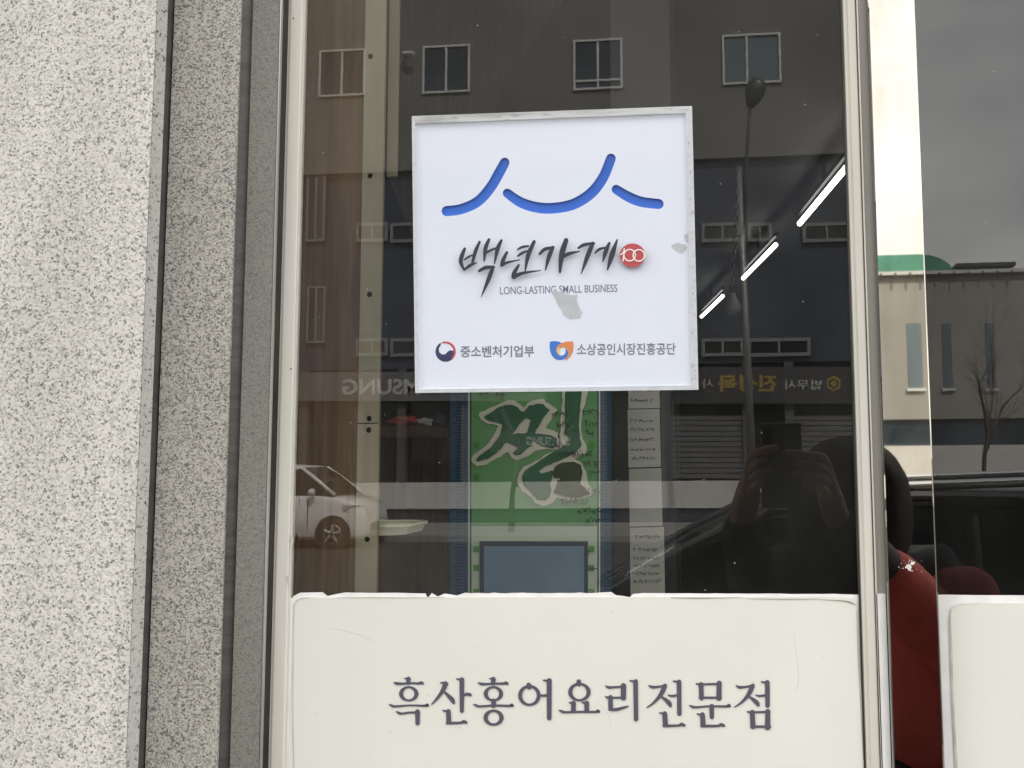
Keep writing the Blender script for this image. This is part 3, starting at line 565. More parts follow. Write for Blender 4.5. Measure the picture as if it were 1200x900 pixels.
# ------------------------------------------------------------------ the room behind the glass
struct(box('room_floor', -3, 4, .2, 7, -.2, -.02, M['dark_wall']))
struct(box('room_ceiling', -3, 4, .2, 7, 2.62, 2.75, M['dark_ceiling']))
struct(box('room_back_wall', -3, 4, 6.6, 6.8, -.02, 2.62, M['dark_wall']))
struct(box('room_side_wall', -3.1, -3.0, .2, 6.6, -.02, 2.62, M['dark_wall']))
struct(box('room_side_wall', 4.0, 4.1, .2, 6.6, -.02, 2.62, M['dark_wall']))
def vbox(name, p0, p1, Y, th, z0, z1, m, parent=None): return box(name, X(p0, Y), X(p1, Y), Y, Y+th, z0, z1, m, parent)
wb = thing('wood_panel', 'tall brown wood veneer panel standing just inside the glass', 'panel', (X(380, .07), .07, 0))
vbox('panel_board', 310, 420, .07, .018, -.02, 2.6, M['wood'], wb)
vbox('panel_edge', 310, 352, .064, .006, -.02, 2.6, M['wood'], wb)
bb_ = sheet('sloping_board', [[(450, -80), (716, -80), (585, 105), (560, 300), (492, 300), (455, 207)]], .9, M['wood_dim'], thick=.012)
tag(bb_, 'dim brown board with sloping edge behind the plaque, above the shelf', 'board')
# slotted beige steel upright (two lengths) with round holes
uz = P(433, 496, .066).z
up_ = thing('shelf_upright', 'beige steel shelf upright with round bolt holes beside the wood panel', 'upright', (X(433, .066), .066, 0))
def plate(z0, z1, holes):
    Y = .066; b = bmesh.new(); x0, x1 = X(420, Y), X(445, Y)
    lp = [[(x0, z0), (x1, z0), (x1, z1), (x0, z1)]] + [[(h.x+.0029*math.cos(t), h.z+.0029*math.sin(t)) for t in (k*6.283/16 for k in range(16))] for h in holes]
    add_sheet(b, lp, lambda x, z, d: Vector((x, Y+d, z)), .002); obj('upright_length', b, M['upright'], up_)
H = lambda *p: P(*p, .066)
plate(uz+.0006, 2.6, [H(434, 66), H(433.5, 206), H(433, 345), H(432.5, 490.5)]); plate(-.02, uz-.0006, [H(432, 504), H(430, 632)])
vbox('upright_flange', 443.6, 445.2, .068, .004, -.02, 2.6, M['upright'], up_)
vbox('hole_shade', 421, 444, .075, .002, -.02, 2.6, M['gasket'], up_)
zz_ = P(452, 207, .1).z
vbox('upright_rear', 449, 461, .1, .004, zz_, 2.6, M['upright'], up_)
# shelf unit with things on it
sf = thing('shelf_unit', 'brown wooden shelf unit behind the beige upright', 'shelf', (X(480, .9), .9, 0))
zt = P(480, 500, .74).z
box('shelf_board', X(436, .70), X(526, .80), .70, .80, zt-.018, zt, M['wood'], sf)
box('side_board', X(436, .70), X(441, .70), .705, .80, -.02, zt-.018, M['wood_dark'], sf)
box('back_board', X(438, .80), X(526, .80), .802, .815, -.02, P(480, 596, .8).z, M['wood'], sf)
box('under_shelf_shade', X(438, .80), X(526, .80), .802, .812, P(480, 596, .8).z+.002, zt-.018, M['wood_dark'], sf)  # darker wood puts the shade under the shelf into the colour
def lump(name, label, cat_, px, py, Y, wx, wz, m, seed):
    rr = random.Random(seed); c = P(px, py, Y); b = bmesh.new(); bmesh.ops.create_icosphere(b, subdivisions=3, radius=1)
    for v in b.verts:
        k = 1+.25*math.sin(v.co.x*4+seed)*math.cos(v.co.z*5+seed*2)+.1*math.sin(v.co.y*9+v.co.x*7)
        v.co = Vector((c.x+v.co.x*wx*k, Y+v.co.y*wx*.7*k, zt+wz+max(v.co.z, -.98)*wz*k))
    return tag(obj(name, b, m, smooth=True), label, cat_)
lump('folded_cloth', 'crumpled red cloth lying on the brown shelf', 'cloth', 474, 489, .745, .028, .010, M['red_cloth'], 2)
lump('folded_cloth', 'small white cloth on the shelf between the red and navy cloths', 'cloth', 497, 495, .74, .014, .007, M['white_cloth'], 5)
lump('folded_cloth', 'dark navy cloth at the end of the shelf', 'cloth', 511, 497, .755, .016, .011, M['navy_cloth'], 9)
CY_, CR_ = .25, .068; c = P(468, 618, CY_); tr_ = thing('plastic_tray', 'shallow cream plastic tray sticking out past the upright', 'tray', c)
b = bmesh.new()
lp = []
for s_, zz in ((1, c.z+.004), (.93, c.z-.006)):
    lp.append([b.verts.new((c.x-.045+(CR_*s_)*max(-1, min(1, 1.25*math.cos(t))), CY_+.05*s_*max(-1, min(1, 1.25*math.sin(t))), zz)) for t in (k*6.283/24 for k in range(24))])
for k in range(24): b.faces.new((lp[0][k], lp[0][(k+1) % 24], lp[1][(k+1) % 24], lp[1][k]))
b.faces.new(lp[1]); obj('tray_body', b, M['tray'], tr_, smooth=False)
b = tube([( c.x-.045+CR_*max(-1, min(1, 1.25*math.cos(t))), CY_+.05*max(-1, min(1, 1.25*math.sin(t))), c.z+.004) for t in (k*6.283/24 for k in range(25))], .0022, 6); obj('tray_rim', b, M['tray'], tr_)
ts = box('tray_stand', c.x-.10, c.x-.01, .22, .28, -.02, c.z-.006, M['wood_dark']); tag(ts, 'narrow dark wooden stand under the cream plastic tray', 'stand')
# fish-dish poster: green ground, blue key-pattern borders, brushed syllable, framed picture
YQ = .32
pos = thing('menu_poster', 'green poster with big brushed syllable and blue key pattern borders', 'poster', P(620, 900, YQ))
sheet('poster_board', [rect(527, 300, 717, 900)], YQ, M['poster_teal'], pos, thick=.02)
for x0, x1 in ((528, 548.5), (704.5, 716)):
    sheet('border_band', [rect(x0, 300, x1, 900)], YQ-.002, M['poster_blue'], pos, thick=.0015)
b = bmesh.new()
for xm, wd in ((538, 7.2), (711, 4.6)):
    for i in range(24):
        y = 440+i*11.2
        pts = [(xm-wd, y), (xm+wd, y), (xm+wd, y+8), (xm-wd*.35, y+8), (xm-wd*.35, y+3.6), (xm+wd*.4, y+3.6), (xm+wd*.4, y+5.8)]
        for j, (a, c) in enumerate(zip(pts, pts[1:])): add_sheet(b, [outline([(*a, 1.5), (*c, 1.5)], smooth=False)], onplane(YQ-.0026-j*1e-5))
o = obj('key_pattern', b, M['poster_blue2'], pos); o['kind'] = 'stuff'
for xm in (549.6, 702.6): sheet('border_line', [rect(xm-.8, 300, xm+.8, 900)], YQ-.003, M['poster_line'], pos, thick=.001)
sheet('green_ground', [rect(552.5, 300, 700, 616)], YQ-.002, M['poster_green'], pos, thick=.0015)
sheet('pale_ground', [rect(552.5, 616.4, 700, 900)], YQ-.002, M['poster_light'], pos, thick=.0015)
def zq(s, extra=0): return [(540+x/6.43, 460+y/6.43, (q+extra)/6.43) for x, y, q in s]
zp = lambda pts: [(540+x/6.43, 460+y/6.43) for x, y in pts]
H1 = [(133,160),(150,148),(230,112),(300,85),(345,58),(410,60),(445,92),(470,112),(520,65),(560,55),(620,48),(640,75),(680,95),(728,130),(700,175),(660,235),(640,270),(700,285),(738,308),(742,335),(736,428),(700,435),(620,425),(560,440),(510,480),(470,490),(425,515),(385,490),(350,450),(300,480),(230,520),(190,545),(120,555),(85,530),(75,500),(100,470),(180,410),(240,340),(285,250),(200,235),(150,205)]
D1 = [(175,180),(210,160),(280,115),(340,92),(385,92),(430,110),(450,140),(470,145),(520,100),(570,88),(625,85),(650,115),(675,130),(630,180),(570,280),(560,310),(600,312),(680,318),(725,345),(725,400),(690,418),(640,410),(580,385),(545,370),(535,400),(490,430),(440,470),(415,472),(395,455),(430,410),(380,385),(345,372),(300,430),(200,500),(130,520),(115,505),(140,475),(220,420),(290,330),(315,240),(290,225),(220,210),(190,200)]
O1 = [(415,280),(440,240),(490,190),(530,200),(500,300),(470,310),(430,305),(385,318)]
H2 = [(765,-150),(765,60),(750,200),(755,270),(744,300),(752,420),(640,470),(540,530),(470,560),(430,620),(425,680),(460,740),(520,780),(560,830),(620,855),(690,830),(720,790),(800,812),(900,798),(1000,775),(1000,740),(960,690),(945,600),(910,530),(860,500),(940,460),(950,400),(915,350),(905,220),(935,80),(960,0),(960,-150)]
D2 = [(795,-150),(785,60),(785,280),(810,350),(780,405),(690,450),(560,535),(480,590),(458,640),(475,700),(530,755),(575,805),(635,815),(670,785),(682,740),(672,690),(690,650),(690,585),(600,612),(592,590),(640,560),(720,520),(820,480),(900,420),(915,395),(895,340),(890,220),(905,80),(915,0),(915,-150)]
rj = random.Random(21)
def jag(pts):
    out = []
    for a, c in zip(pts, pts[1:]+pts[:1]):
        k = max(1, int(math.hypot(c[0]-a[0], c[1]-a[1])/22))
        out += [(a[0]+(c[0]-a[0])*t/k+rj.gauss(0, 2.2), a[1]+(c[1]-a[1])*t/k+rj.gauss(0, 2.2)) for t in range(k)]
    return zp(out)
sheet('brush_halo', [jag(H1)], YQ-.003, M['brush_halo'], pos); sheet('brush_halo', [jag(H2)], YQ-.0033, M['brush_halo'], pos)
sheet('brush_syllable', [jag(D1), zp(O1)], YQ-.0040, M['brush_green'], pos); sheet('brush_syllable', [jag(D2)], YQ-.0042, M['brush_green'], pos)
sheet('brush_block', [[(540+x/6.43, 460+y/6.43) for x, y in [(715,552),(760,528),(850,520),(905,545),(918,600),(900,690),(935,715),(970,768),(900,790),(790,785),(700,752),(720,700),(738,640),(700,640),(690,600)]]], YQ-.0046, M['brush_olive'], pos)
sheet('framed_picture', [rect(562, 634, 689, 900)], YQ-.0035, M['picture_rim'], pos, thick=.001)
sheet('picture', [rect(567, 640, 684.5, 900)], YQ-.0042, M['picture_blue'], pos, thick=.0005)
for y in (518, 556, 640, 662, 690):
    sheet('green_square', [rect(555, y, 561.5, y+7)], YQ-.003, M['square_green'], pos, thick=.0005)
    if y > 600 or y == 518: sheet('green_square', [rect(690, y, 696.5, y+7)], YQ-.003, M['square_green'], pos, thick=.0005)
def scribble(b, x, y, s, seed, Y, w_=.8):
    rr = random.Random(seed)
    for k in range(rr.choice((3, 4, 4))):
        a = (x+rr.uniform(0, s), y+rr.uniform(-s, 0)); d = rr.choice(((1, .1), (.1, 1), (.7, -.7), (.6, .7)))
        q = rr.uniform(.4, .95)*s
        add_sheet(b, [outline([(a[0], a[1], w_), (a[0]+d[0]*q*.5+rr.uniform(-.3, .3), a[1]+d[1]*q*.5, w_*1.2), (a[0]+d[0]*q, a[1]+d[1]*q, w_*.6)], 3)], onplane(Y-(seed*7+k) % 97*3e-6))
b = bmesh.new(); sd_ = 1
for (x, y, n_) in ((645, 487, 4), (682, 485, 4), (650, 500, 3), (684, 497, 3), (654, 511, 2), (684, 509, 2), (650, 523, 2), (654, 534, 7), (682, 545, 3), (690, 556, 2), (656, 590, 6), (680, 578, 4), (676, 600, 5), (686, 612, 3), (682, 650, 2), (686, 668, 2), (560, 462, 2), (580, 463, 2)):
    for k in range(n_): scribble(b, x+k*5.6, y+random.uniform(-1, 1), 5.0, sd_, YQ-.0052, .9); sd_ += 1
o = obj('handwriting', b, M['pen'], pos); o['kind'] = 'stuff'
# dark post with handwritten notes
pp_ = thing('dark_post', 'black square post carrying the handwritten notes', 'post', (X(740, .40), .40, 0))
vbox('post_body', 718, 790, .40, .12, -.02, 2.62, M['black'], pp_)
for i, (x0, y0, x1, y1, lb) in enumerate(((735.5, 430, 772, 479, 'top handwritten note on the black post, partly behind the plaque'), (735.5, 480, 773, 548, 'handwritten note on the black post just under the top note'), (737, 549.5, 775, 617, 'blank looking note on the black post above the lowest note'), (738, 618.5, 778, 705, 'lowest handwritten note on the black post just above the lettered sheet'))):
    nt_ = thing('paper_note', lb, 'note', P(755, y1, 0.399), 'notes on the black post')
    sheet('paper', [[(x0, y0), (x1, y0-1), (x1+1.5, y1-1), (x0+1, y1)]], 0.399, M['paper'], nt_, thick=.001)
    b = bmesh.new(); k_ = 0
    rows = {0: (458, 470), 1: (494, 504, 516, 528, 538), 2: (), 3: (630, 645, 655, 664, 673, 682)}[i]
    for y in rows:
        xx = x0+2+random.uniform(0, 3)
        while xx < x1-7: scribble(b, xx, y, 2.6, 900+i*100+k_, 0.3985, .5); xx += random.choice((3.2, 3.6, 5)); k_ += 1
    if k_: o = obj('handwriting', b, M['pen'], nt_); o['kind'] = 'stuff'
    else: bmesh.ops.delete(b, geom=[]); b.free()
# row of lit fluorescent tubes under the ceiling, bare bulb
ZC = 2.5
def atz(px, py, z):
    d = fw + rt*((px-PPX)/FPX) + up*(-(py-PPY)/FPX); return CAM + d*((z-CAM.z)/d.z)
for (a, c, lb) in (((937, 262), (1003, 183), 'lit ceiling tube closest to the window frame'), ((871, 326), (909, 287), 'lit ceiling tube in the middle of the row'), ((822, 371), (847, 347), 'lit ceiling tube farthest from the window frame')):
    p, q = atz(*a, ZC), atz(*c, ZC); t = thing('ceiling_light', lb, 'ceiling light', (p+q)/2)
    obj('light_tube', tube([p, q], .0095, 12), M['tube_on'], t, smooth=True)
    m_ = (q-p).normalized()*.02
    b = bmesh.new(); add_tube(b, [p+Vector((0, 0, .04))-m_, q+Vector((0, 0, .04))+m_], .010, 8); obj('light_housing', b, M['black'], t)
    obj('hanger', tube([(p+q)/2+Vector((0, 0, .05)), (p+q)/2+Vector((0, 0, .12))], .008, 6), M['black'], t)
bp_ = P(858.5, 357, 2.4); bl = thing('hanging_bulb', 'unlit pear shaped bulb on twisted cord', 'light bulb', bp_)
prof = [(.0, -.036), (.014, -.034), (.024, -.026), (.028, -.014), (.026, 0), (.018, .018), (.011, .032), (.010, .042)]
b = bmesh.new(); rg = [[b.verts.new(bp_+Vector((r_*math.cos(k*6.283/16), r_*math.sin(k*6.283/16), z_))) for k in range(16)] for r_, z_ in prof[1:]]
for r_, q_ in zip(rg, rg[1:]):
    for k in range(16): b.faces.new((r_[k], r_[(k+1) % 16], q_[(k+1) % 16], q_[k]))
b.faces.new(rg[0]); b.faces.new(rg[-1]); obj('bulb', b, M['bulb'], bl, smooth=True)
obj('socket', tube([bp_+Vector((0, 0, .04)), bp_+Vector((0, 0, .062))], .012, 10), M['black'], bl)
e_ = atz(868, 318, 2.62); p_ = bp_+Vector((0, 0, .062)); e_ = Vector((p_.x+.03, p_.y, 2.62))
for ph in (0, math.pi):
    obj('cord_strand', tube([p_.lerp(e_, k/60)+Vector((.0035*math.cos(k*.9+ph), .0035*math.sin(k*.9+ph), 0)) for k in range(61)], .002, 5), M['frame_side'] if ph else M['black'], bl)
# ------------------------------------------------------------------ across the street (seen mirrored in the glass)
YA = 25.0
bA = thing('office_building', 'grey rendered four storey building with navy cladding across the street', 'building', (-6, -YA, 0))
xr = R(1012, 300, YA).x; xl = -34
def zA(px, py): return R(px, py, YA).z
z_top, z_clad1, z_clad0 = 16.0, zA(700, 190), zA(700, 428)
box('upper_wall', xl, xr, -36, -YA, z_clad1, z_top, M['render_grey'], bA)
box('cladding', xl, xr, -36, -YA-.05, z_clad0, z_clad1, M['cladding'], bA)
zpl1, zpl0 = 1.0, .30
box('ground_storey', xl, xr, -36, -YA-.25, zpl1, z_clad0, M['shop_dark'], bA)
box('plinth', xl, xr, -36, -YA+.0, zpl0, zpl1, M['plinth'], bA)
box('base_course', xl, xr, -36, -YA-.1, -.2, zpl0, M['cladding'], bA)
box('cornice', xl, xr+.05, -25.1, -YA+.12, z_clad1-.06, z_clad1+.06, M['render_grey'], bA)
box('parapet_coping', xl, xr+.1, -36, -YA+.1, z_top, z_top+.18, M['trim'], bA)
def window(x0, y0, x1, y1, split=.5, low=0, pane='pane_far', bar=.06, tm='trim'):
    a, c = R(x0, y0, YA), R(x1, y1, YA); xa, xb = sorted((a.x, c.x)); zb, zt_ = sorted((a.z, c.z))
    w_ = thing_part('window', bA, (xa, -YA, zb))
    f_ = lambda n_, u0, u1, v0, v1, m_, d: box(n_, u0, u1, -YA-.02, -YA+d, v0, v1, M[m_], w_)
    f_('frame', xa, xa+bar, zb, zt_, tm, .06); f_('frame', xb-bar, xb, zb, zt_, tm, .06)
    f_('frame', xa+bar, xb-bar, zb, zb+bar, tm, .06); f_('frame', xa+bar, xb-bar, zt_-bar, zt_, tm, .06)
    f_('mullion', xa+(xb-xa)*split-.03, xa+(xb-xa)*split+.03, zb+bar, zt_-bar, tm, .055)
    if low: f_('transom', xa+bar, xb-bar, zb+low-.03, zb+low+.03, tm, .05)
    box('pane', xa+bar, xb-bar, -YA-.02, -YA+.012, zb+bar, zt_-bar, M[pane], w_)
def thing_part(name, parent, loc):
    o = bpy.data.objects.new(name, None); COL.objects.link(o); o.parent = parent; o.location = Vector(loc)-wpos(parent); o.empty_display_size = .1; return o
window(375, 60, 428, 112); window(496, 55, 551, 108); window(672, 48, 730, 104, low=.26); window(846, 42, 916, 97, split=.42, pane='pane_blue')
window(180, 66, 236, 118); window(30, 70, 84, 124)
def boxrow(y0, y1, xs):
    for x0, x1 in xs: window(x0, y0, x1, y1, pane='shop_dark', bar=.09, tm='trim_dim')
boxrow(262, 283, ((418, 455), (458, 520), (600, 700), (822, 872), (876, 905), (940, 998)))
boxrow(397, 417, ((418, 455), (458, 520), (600, 700), (822, 872), (876, 950)))
window(361, 200, 381, 283, pane='pane_far', tm='trim_dim'); window(361, 336, 381, 402, pane='pane_far', tm='trim_dim')
c_ = R(483, 66, YA); cc = thing('wall_camera', 'small security camera on the grey building wall', 'camera', (c_.x, -YA+.05, c_.z))
obj('camera_body', tube([c_+Vector((-.18, .2, 0)), c_+Vector((.14, .32, -.05))], .07, 10), M['trim'], cc); obj('bracket', tube([c_+Vector((-.18, .02, 0)), c_+Vector((-.18, .2, 0))], .03, 8), M['lamp_dark'], cc)
# sign boards
def board(name, label, x0, y0, x1, y1, m, Y=YA-.12, group=None):
    t = thing(name, label, 'sign', R((x0+x1)/2, y1, Y), group); sheet('board', [rect(x0, y0, x1, y1)], Y, M[m], t, thick=.1, mirror=True); return t
t = board('shop_sign', 'grey fascia sign with pale SAMSUNG letters', 345, 436, 640, 470, 'sign_board')
text('lettering', 'SAMSUNG', (401, 444, 523, 462.5), YA-.13, M['sign_pale'], t, mirror=True, bold=.03)
t = board('shop_sign', 'dark fascia sign with a gold badge and yellow Hangul letters', 790, 430, 1000, 473, 'sign_dark')
text('lettering', '법무사', (918, 445, 963, 456.5), YA-.13, M['sign_pale'], t, mirror=True, bold=.01)
text('lettering', '진성목', (841, 439, 911, 459), YA-.13, M['sign_yellow'], t, mirror=True, bold=.04)
text('lettering', '사', (822, 444, 836, 455), YA-.13, M['sign_pale'], t, mirror=True, bold=.01)
hx = [(977+9.5*math.cos(k*math.pi/3+math.pi/6), 449.5+9.5*math.sin(k*math.pi/3+math.pi/6)) for k in range(6)]
hi_ = [(977+6.4*math.cos(k*math.pi/3+math.pi/6), 449.5+6.4*math.sin(k*math.pi/3+math.pi/6)) for k in range(6)]
sheet('badge', [hx, hi_], YA-.13, M['sign_yellow'], t, thick=.004, mirror=True); sheet('badge_star', [circ(977, 449.5, 4.2, n=6)], YA-.13, M['sign_yellow'], t, thick=.004, mirror=True)
t = board('window_sign', 'small dark panel with SAMSUNG letters in the shop window', 575, 506, 690, 530, 'sign_dark', YA+.1)
text('lettering', 'SAMSUNG', (617, 512, 668, 522), YA+.09, M['sign_pale'], t, mirror=True, bold=.02)
# roller shutter, slats one by one, and door posts of the opposite shops
sg = thing('roller_shutter', 'closed grey roller shutter under the yellow lettered sign', 'shutter', R(840, 565, YA+.2))
y = 487
while y < 560:
    sheet('slat', [rect(784, y, 872, y+5.2)], YA+.12, M['shutter'], sg, thick=.06, mirror=True); y += 6.2
sg = thing('roller_shutter', 'closed grey roller shutter beside the far end of the office building', 'shutter', R(960, 565, YA+.2))
y = 487
while y < 560:
    sheet('slat', [rect(930, y, 1006, y+5.2)], YA+.12, M['shutter'], sg, thick=.06, mirror=True); y += 6.2
for px in (355, 420, 470, 545, 705, 780, 876, 926):
    p = R(px, 500, YA); box('pier', p.x-.12, p.x+.12, -YA-.24, -YA-.02, zpl1, z_clad0, M['pier_dark'], bA)
# pale building with the green barrel roof
YG = 52.0
bB = thing('hall_building', 'pale stone hall with green barrel roof beyond the street corner', 'building', (R(1150, 400, YG).x, -YG, 0))
xb0, xb1 = R(1008, 400, YG).x, 60
zB = lambda py: R(1100, py, YG).z
box('upper_wall', xb0, xb1, -75, -YG, zB(491), zB(322), M['stone_b'], bB)
box('window_band', xb0, xb1, -75, -YG-.2, zB(522), zB(491), M['pane_far'], bB)
box('lower_wall', xb0, xb1, -75, -YG+.05, -.3, zB(522), M['plinth'], bB)
box('wall_coping', xb0, xb1, -75, -YG+.3, zB(322), zB(318), M['trim'], bB)
zr0 = zB(318); ra = zB(293)-zr0; xd = R(1122, 305, YG).x
b = bmesh.new(); A, B = [], []
for k in range(17):
    t_ = math.pi/2*k/16
    A.append(b.verts.new((xd-ra*1.6+ra*1.6*math.cos(t_), -YG-1, zr0+ra*math.sin(t_)))); B.append(b.verts.new((xd-ra*1.6+ra*1.6*math.cos(t_), -YG-14, zr0+ra*math.sin(t_))))
A += [b.verts.new((xb0+.5, -YG-1, zr0+ra)), b.verts.new((xb0+.5, -YG-1, zr0))]; B += [b.verts.new((xb0+.5, -YG-14, zr0+ra)), b.verts.new((xb0+.5, -YG-14, zr0))]
for k in range(len(A)): b.faces.new((A[k], A[(k+1) % len(A)], B[(k+1) % len(A)], B[k]))
b.faces.new(A); b.faces.new(B[::-1]); obj('barrel_roof', b, M['green_roof'], bB)
p0, p1 = R(1126, 305, YG), R(1197, 305, YG)
box('roof_canopy', p0.x, p1.x, -YG-6, -YG-1, zB(309), zB(305), M['lamp_dark'], bB)
for px in (1128, 1160, 1192): p = R(px, 310, YG); box('canopy_post', p.x-.12, p.x+.12, -YG-1.6, -YG-1.3, zB(318), zB(309), M['lamp_dark'], bB)
p0 = R(1200, 310, YG); box('roof_hut', p0.x, p0.x+9, -YG-8, -YG-2, zB(318), zB(310), M['lamp_dark'], bB)
for px in range(1014, 1200, 17): p = R(px, 320, YG); box('railing_post', p.x-.04, p.x+.04, -YG+.32, -YG+.40, zB(328), zB(320), M['lamp_dark'], bB)
for x0, x1 in ((1062, 1082), (1103, 1117), (1154, 1168), (1205, 1219), (1256, 1270)):
    a, c = R(x0, 379, YG), R(x1, 455, YG)
    w_ = thing_part('window', bB, (a.x, -YG, c.z)); box('pane', a.x, c.x, -YG-.1, -YG+.03, c.z, a.z, M['pane_blue'], w_); box('sill', a.x-.1, c.x+.1, -YG, -YG+.15, c.z-.15, c.z-.002, M['trim'], w_)
# bare street trees
def tree(name, label, px, Y, h, seed, py0=None):
    rr = random.Random(seed); base = R(px, 500, Y); base.z = -.1
    t = thing(name, label, 'tree', base, 'bare street trees'); b = bmesh.new(); lb = bmesh.new()
    def grow(bm_, p, d, ln, r_, lev):
        pts = [p]; q = p.copy(); dd = d.copy()
        for k in range(4):
            dd = (dd+Vector((rr.gauss(0, .10), rr.gauss(0, .10), rr.gauss(.03, .06)))).normalized(); q = q+dd*ln/4; pts.append(q.copy())
        add_tube(bm_, pts, [r_*(1-.16*k) for k in range(5)], 6 if lev < 2 else 4)
        if lev < 4:
            for k in range(rr.choice((2, 3, 3)) if lev else 4):
                i = rr.choice((2, 3, 4)); a = rr.uniform(0, 6.28)
                n_ = (dd+Vector((math.cos(a), math.sin(a), rr.uniform(0, .5)))*rr.uniform(.5, .9)).normalized()
                grow(lb, pts[i], n_, ln*rr.uniform(.55, .78), r_*.55, lev+1)
    grow(b, base, Vector((0, 0, 1)), h*.42, h*.016, 0)
    obj('trunk', b, M['bark'], t, smooth=True); o = obj('crown', lb, M['bark'], t); o['kind'] = 'stuff'
tree('bare_tree', 'bare leafless tree in front of the pale hall', 1150, 40, 8.0, 4)
tree('bare_tree', 'slender bare tree on the opposite pavement near the SAMSUNG sign', 600, 21.6, 5.2, 8)
# street lamp
YL_ = 21.3; ba = R(884, 600, YL_); ba.z = -.06
sl = thing('street_lamp', 'tall grey street lamp post with leaning arm and dark lamp head', 'street lamp', ba)
pt = R(866, 196, YL_); ah = R(879, 126, YL_); hd = R(889, 93, YL_)
obj('pole', tube([ba, ba.lerp(pt, .5), pt], [.10, .085, .065], 12), M['pole'], sl, smooth=True)
obj('pole_collar', tube([pt+Vector((0, 0, -1.6)), pt+Vector((0, 0, -1.3))], .095, 12), M['pole'], sl)
obj('arm', tube([pt+Vector((.1, 0, -1.4)), pt+Vector((.14, 0, -.2)), pt.lerp(ah, .5)+Vector((.08, 0, 0)), ah], [.045, .045, .04, .04], 10), M['lamp_dark'], sl, smooth=True)
b = bmesh.new(); ax = (hd-ah); n_ = ax.normalized(); sd__ = Vector((0, 1, 0)); wv = n_.cross(sd__)
pr = [(0, .07), (.15, .13), (.35, .20), (.6, .24), (.85, .21), (1.0, .13), (1.06, .03)]; rg = []
for t_, r_ in pr: rg.append([b.verts.new(ah+ax*t_+wv*r_*math.cos(k*6.283/14)+sd__*r_*.45*math.sin(k*6.283/14)) for k in range(14)])
for r_, q_ in zip(rg, rg[1:]):
    for k in range(14): b.faces.new((r_[k], r_[(k+1) % 14], q_[(k+1) % 14], q_[k]))
b.faces.new(rg[0]); b.faces.new(rg[-1]); obj('lamp_head', b, M['lamp_dark'], sl, smooth=True)
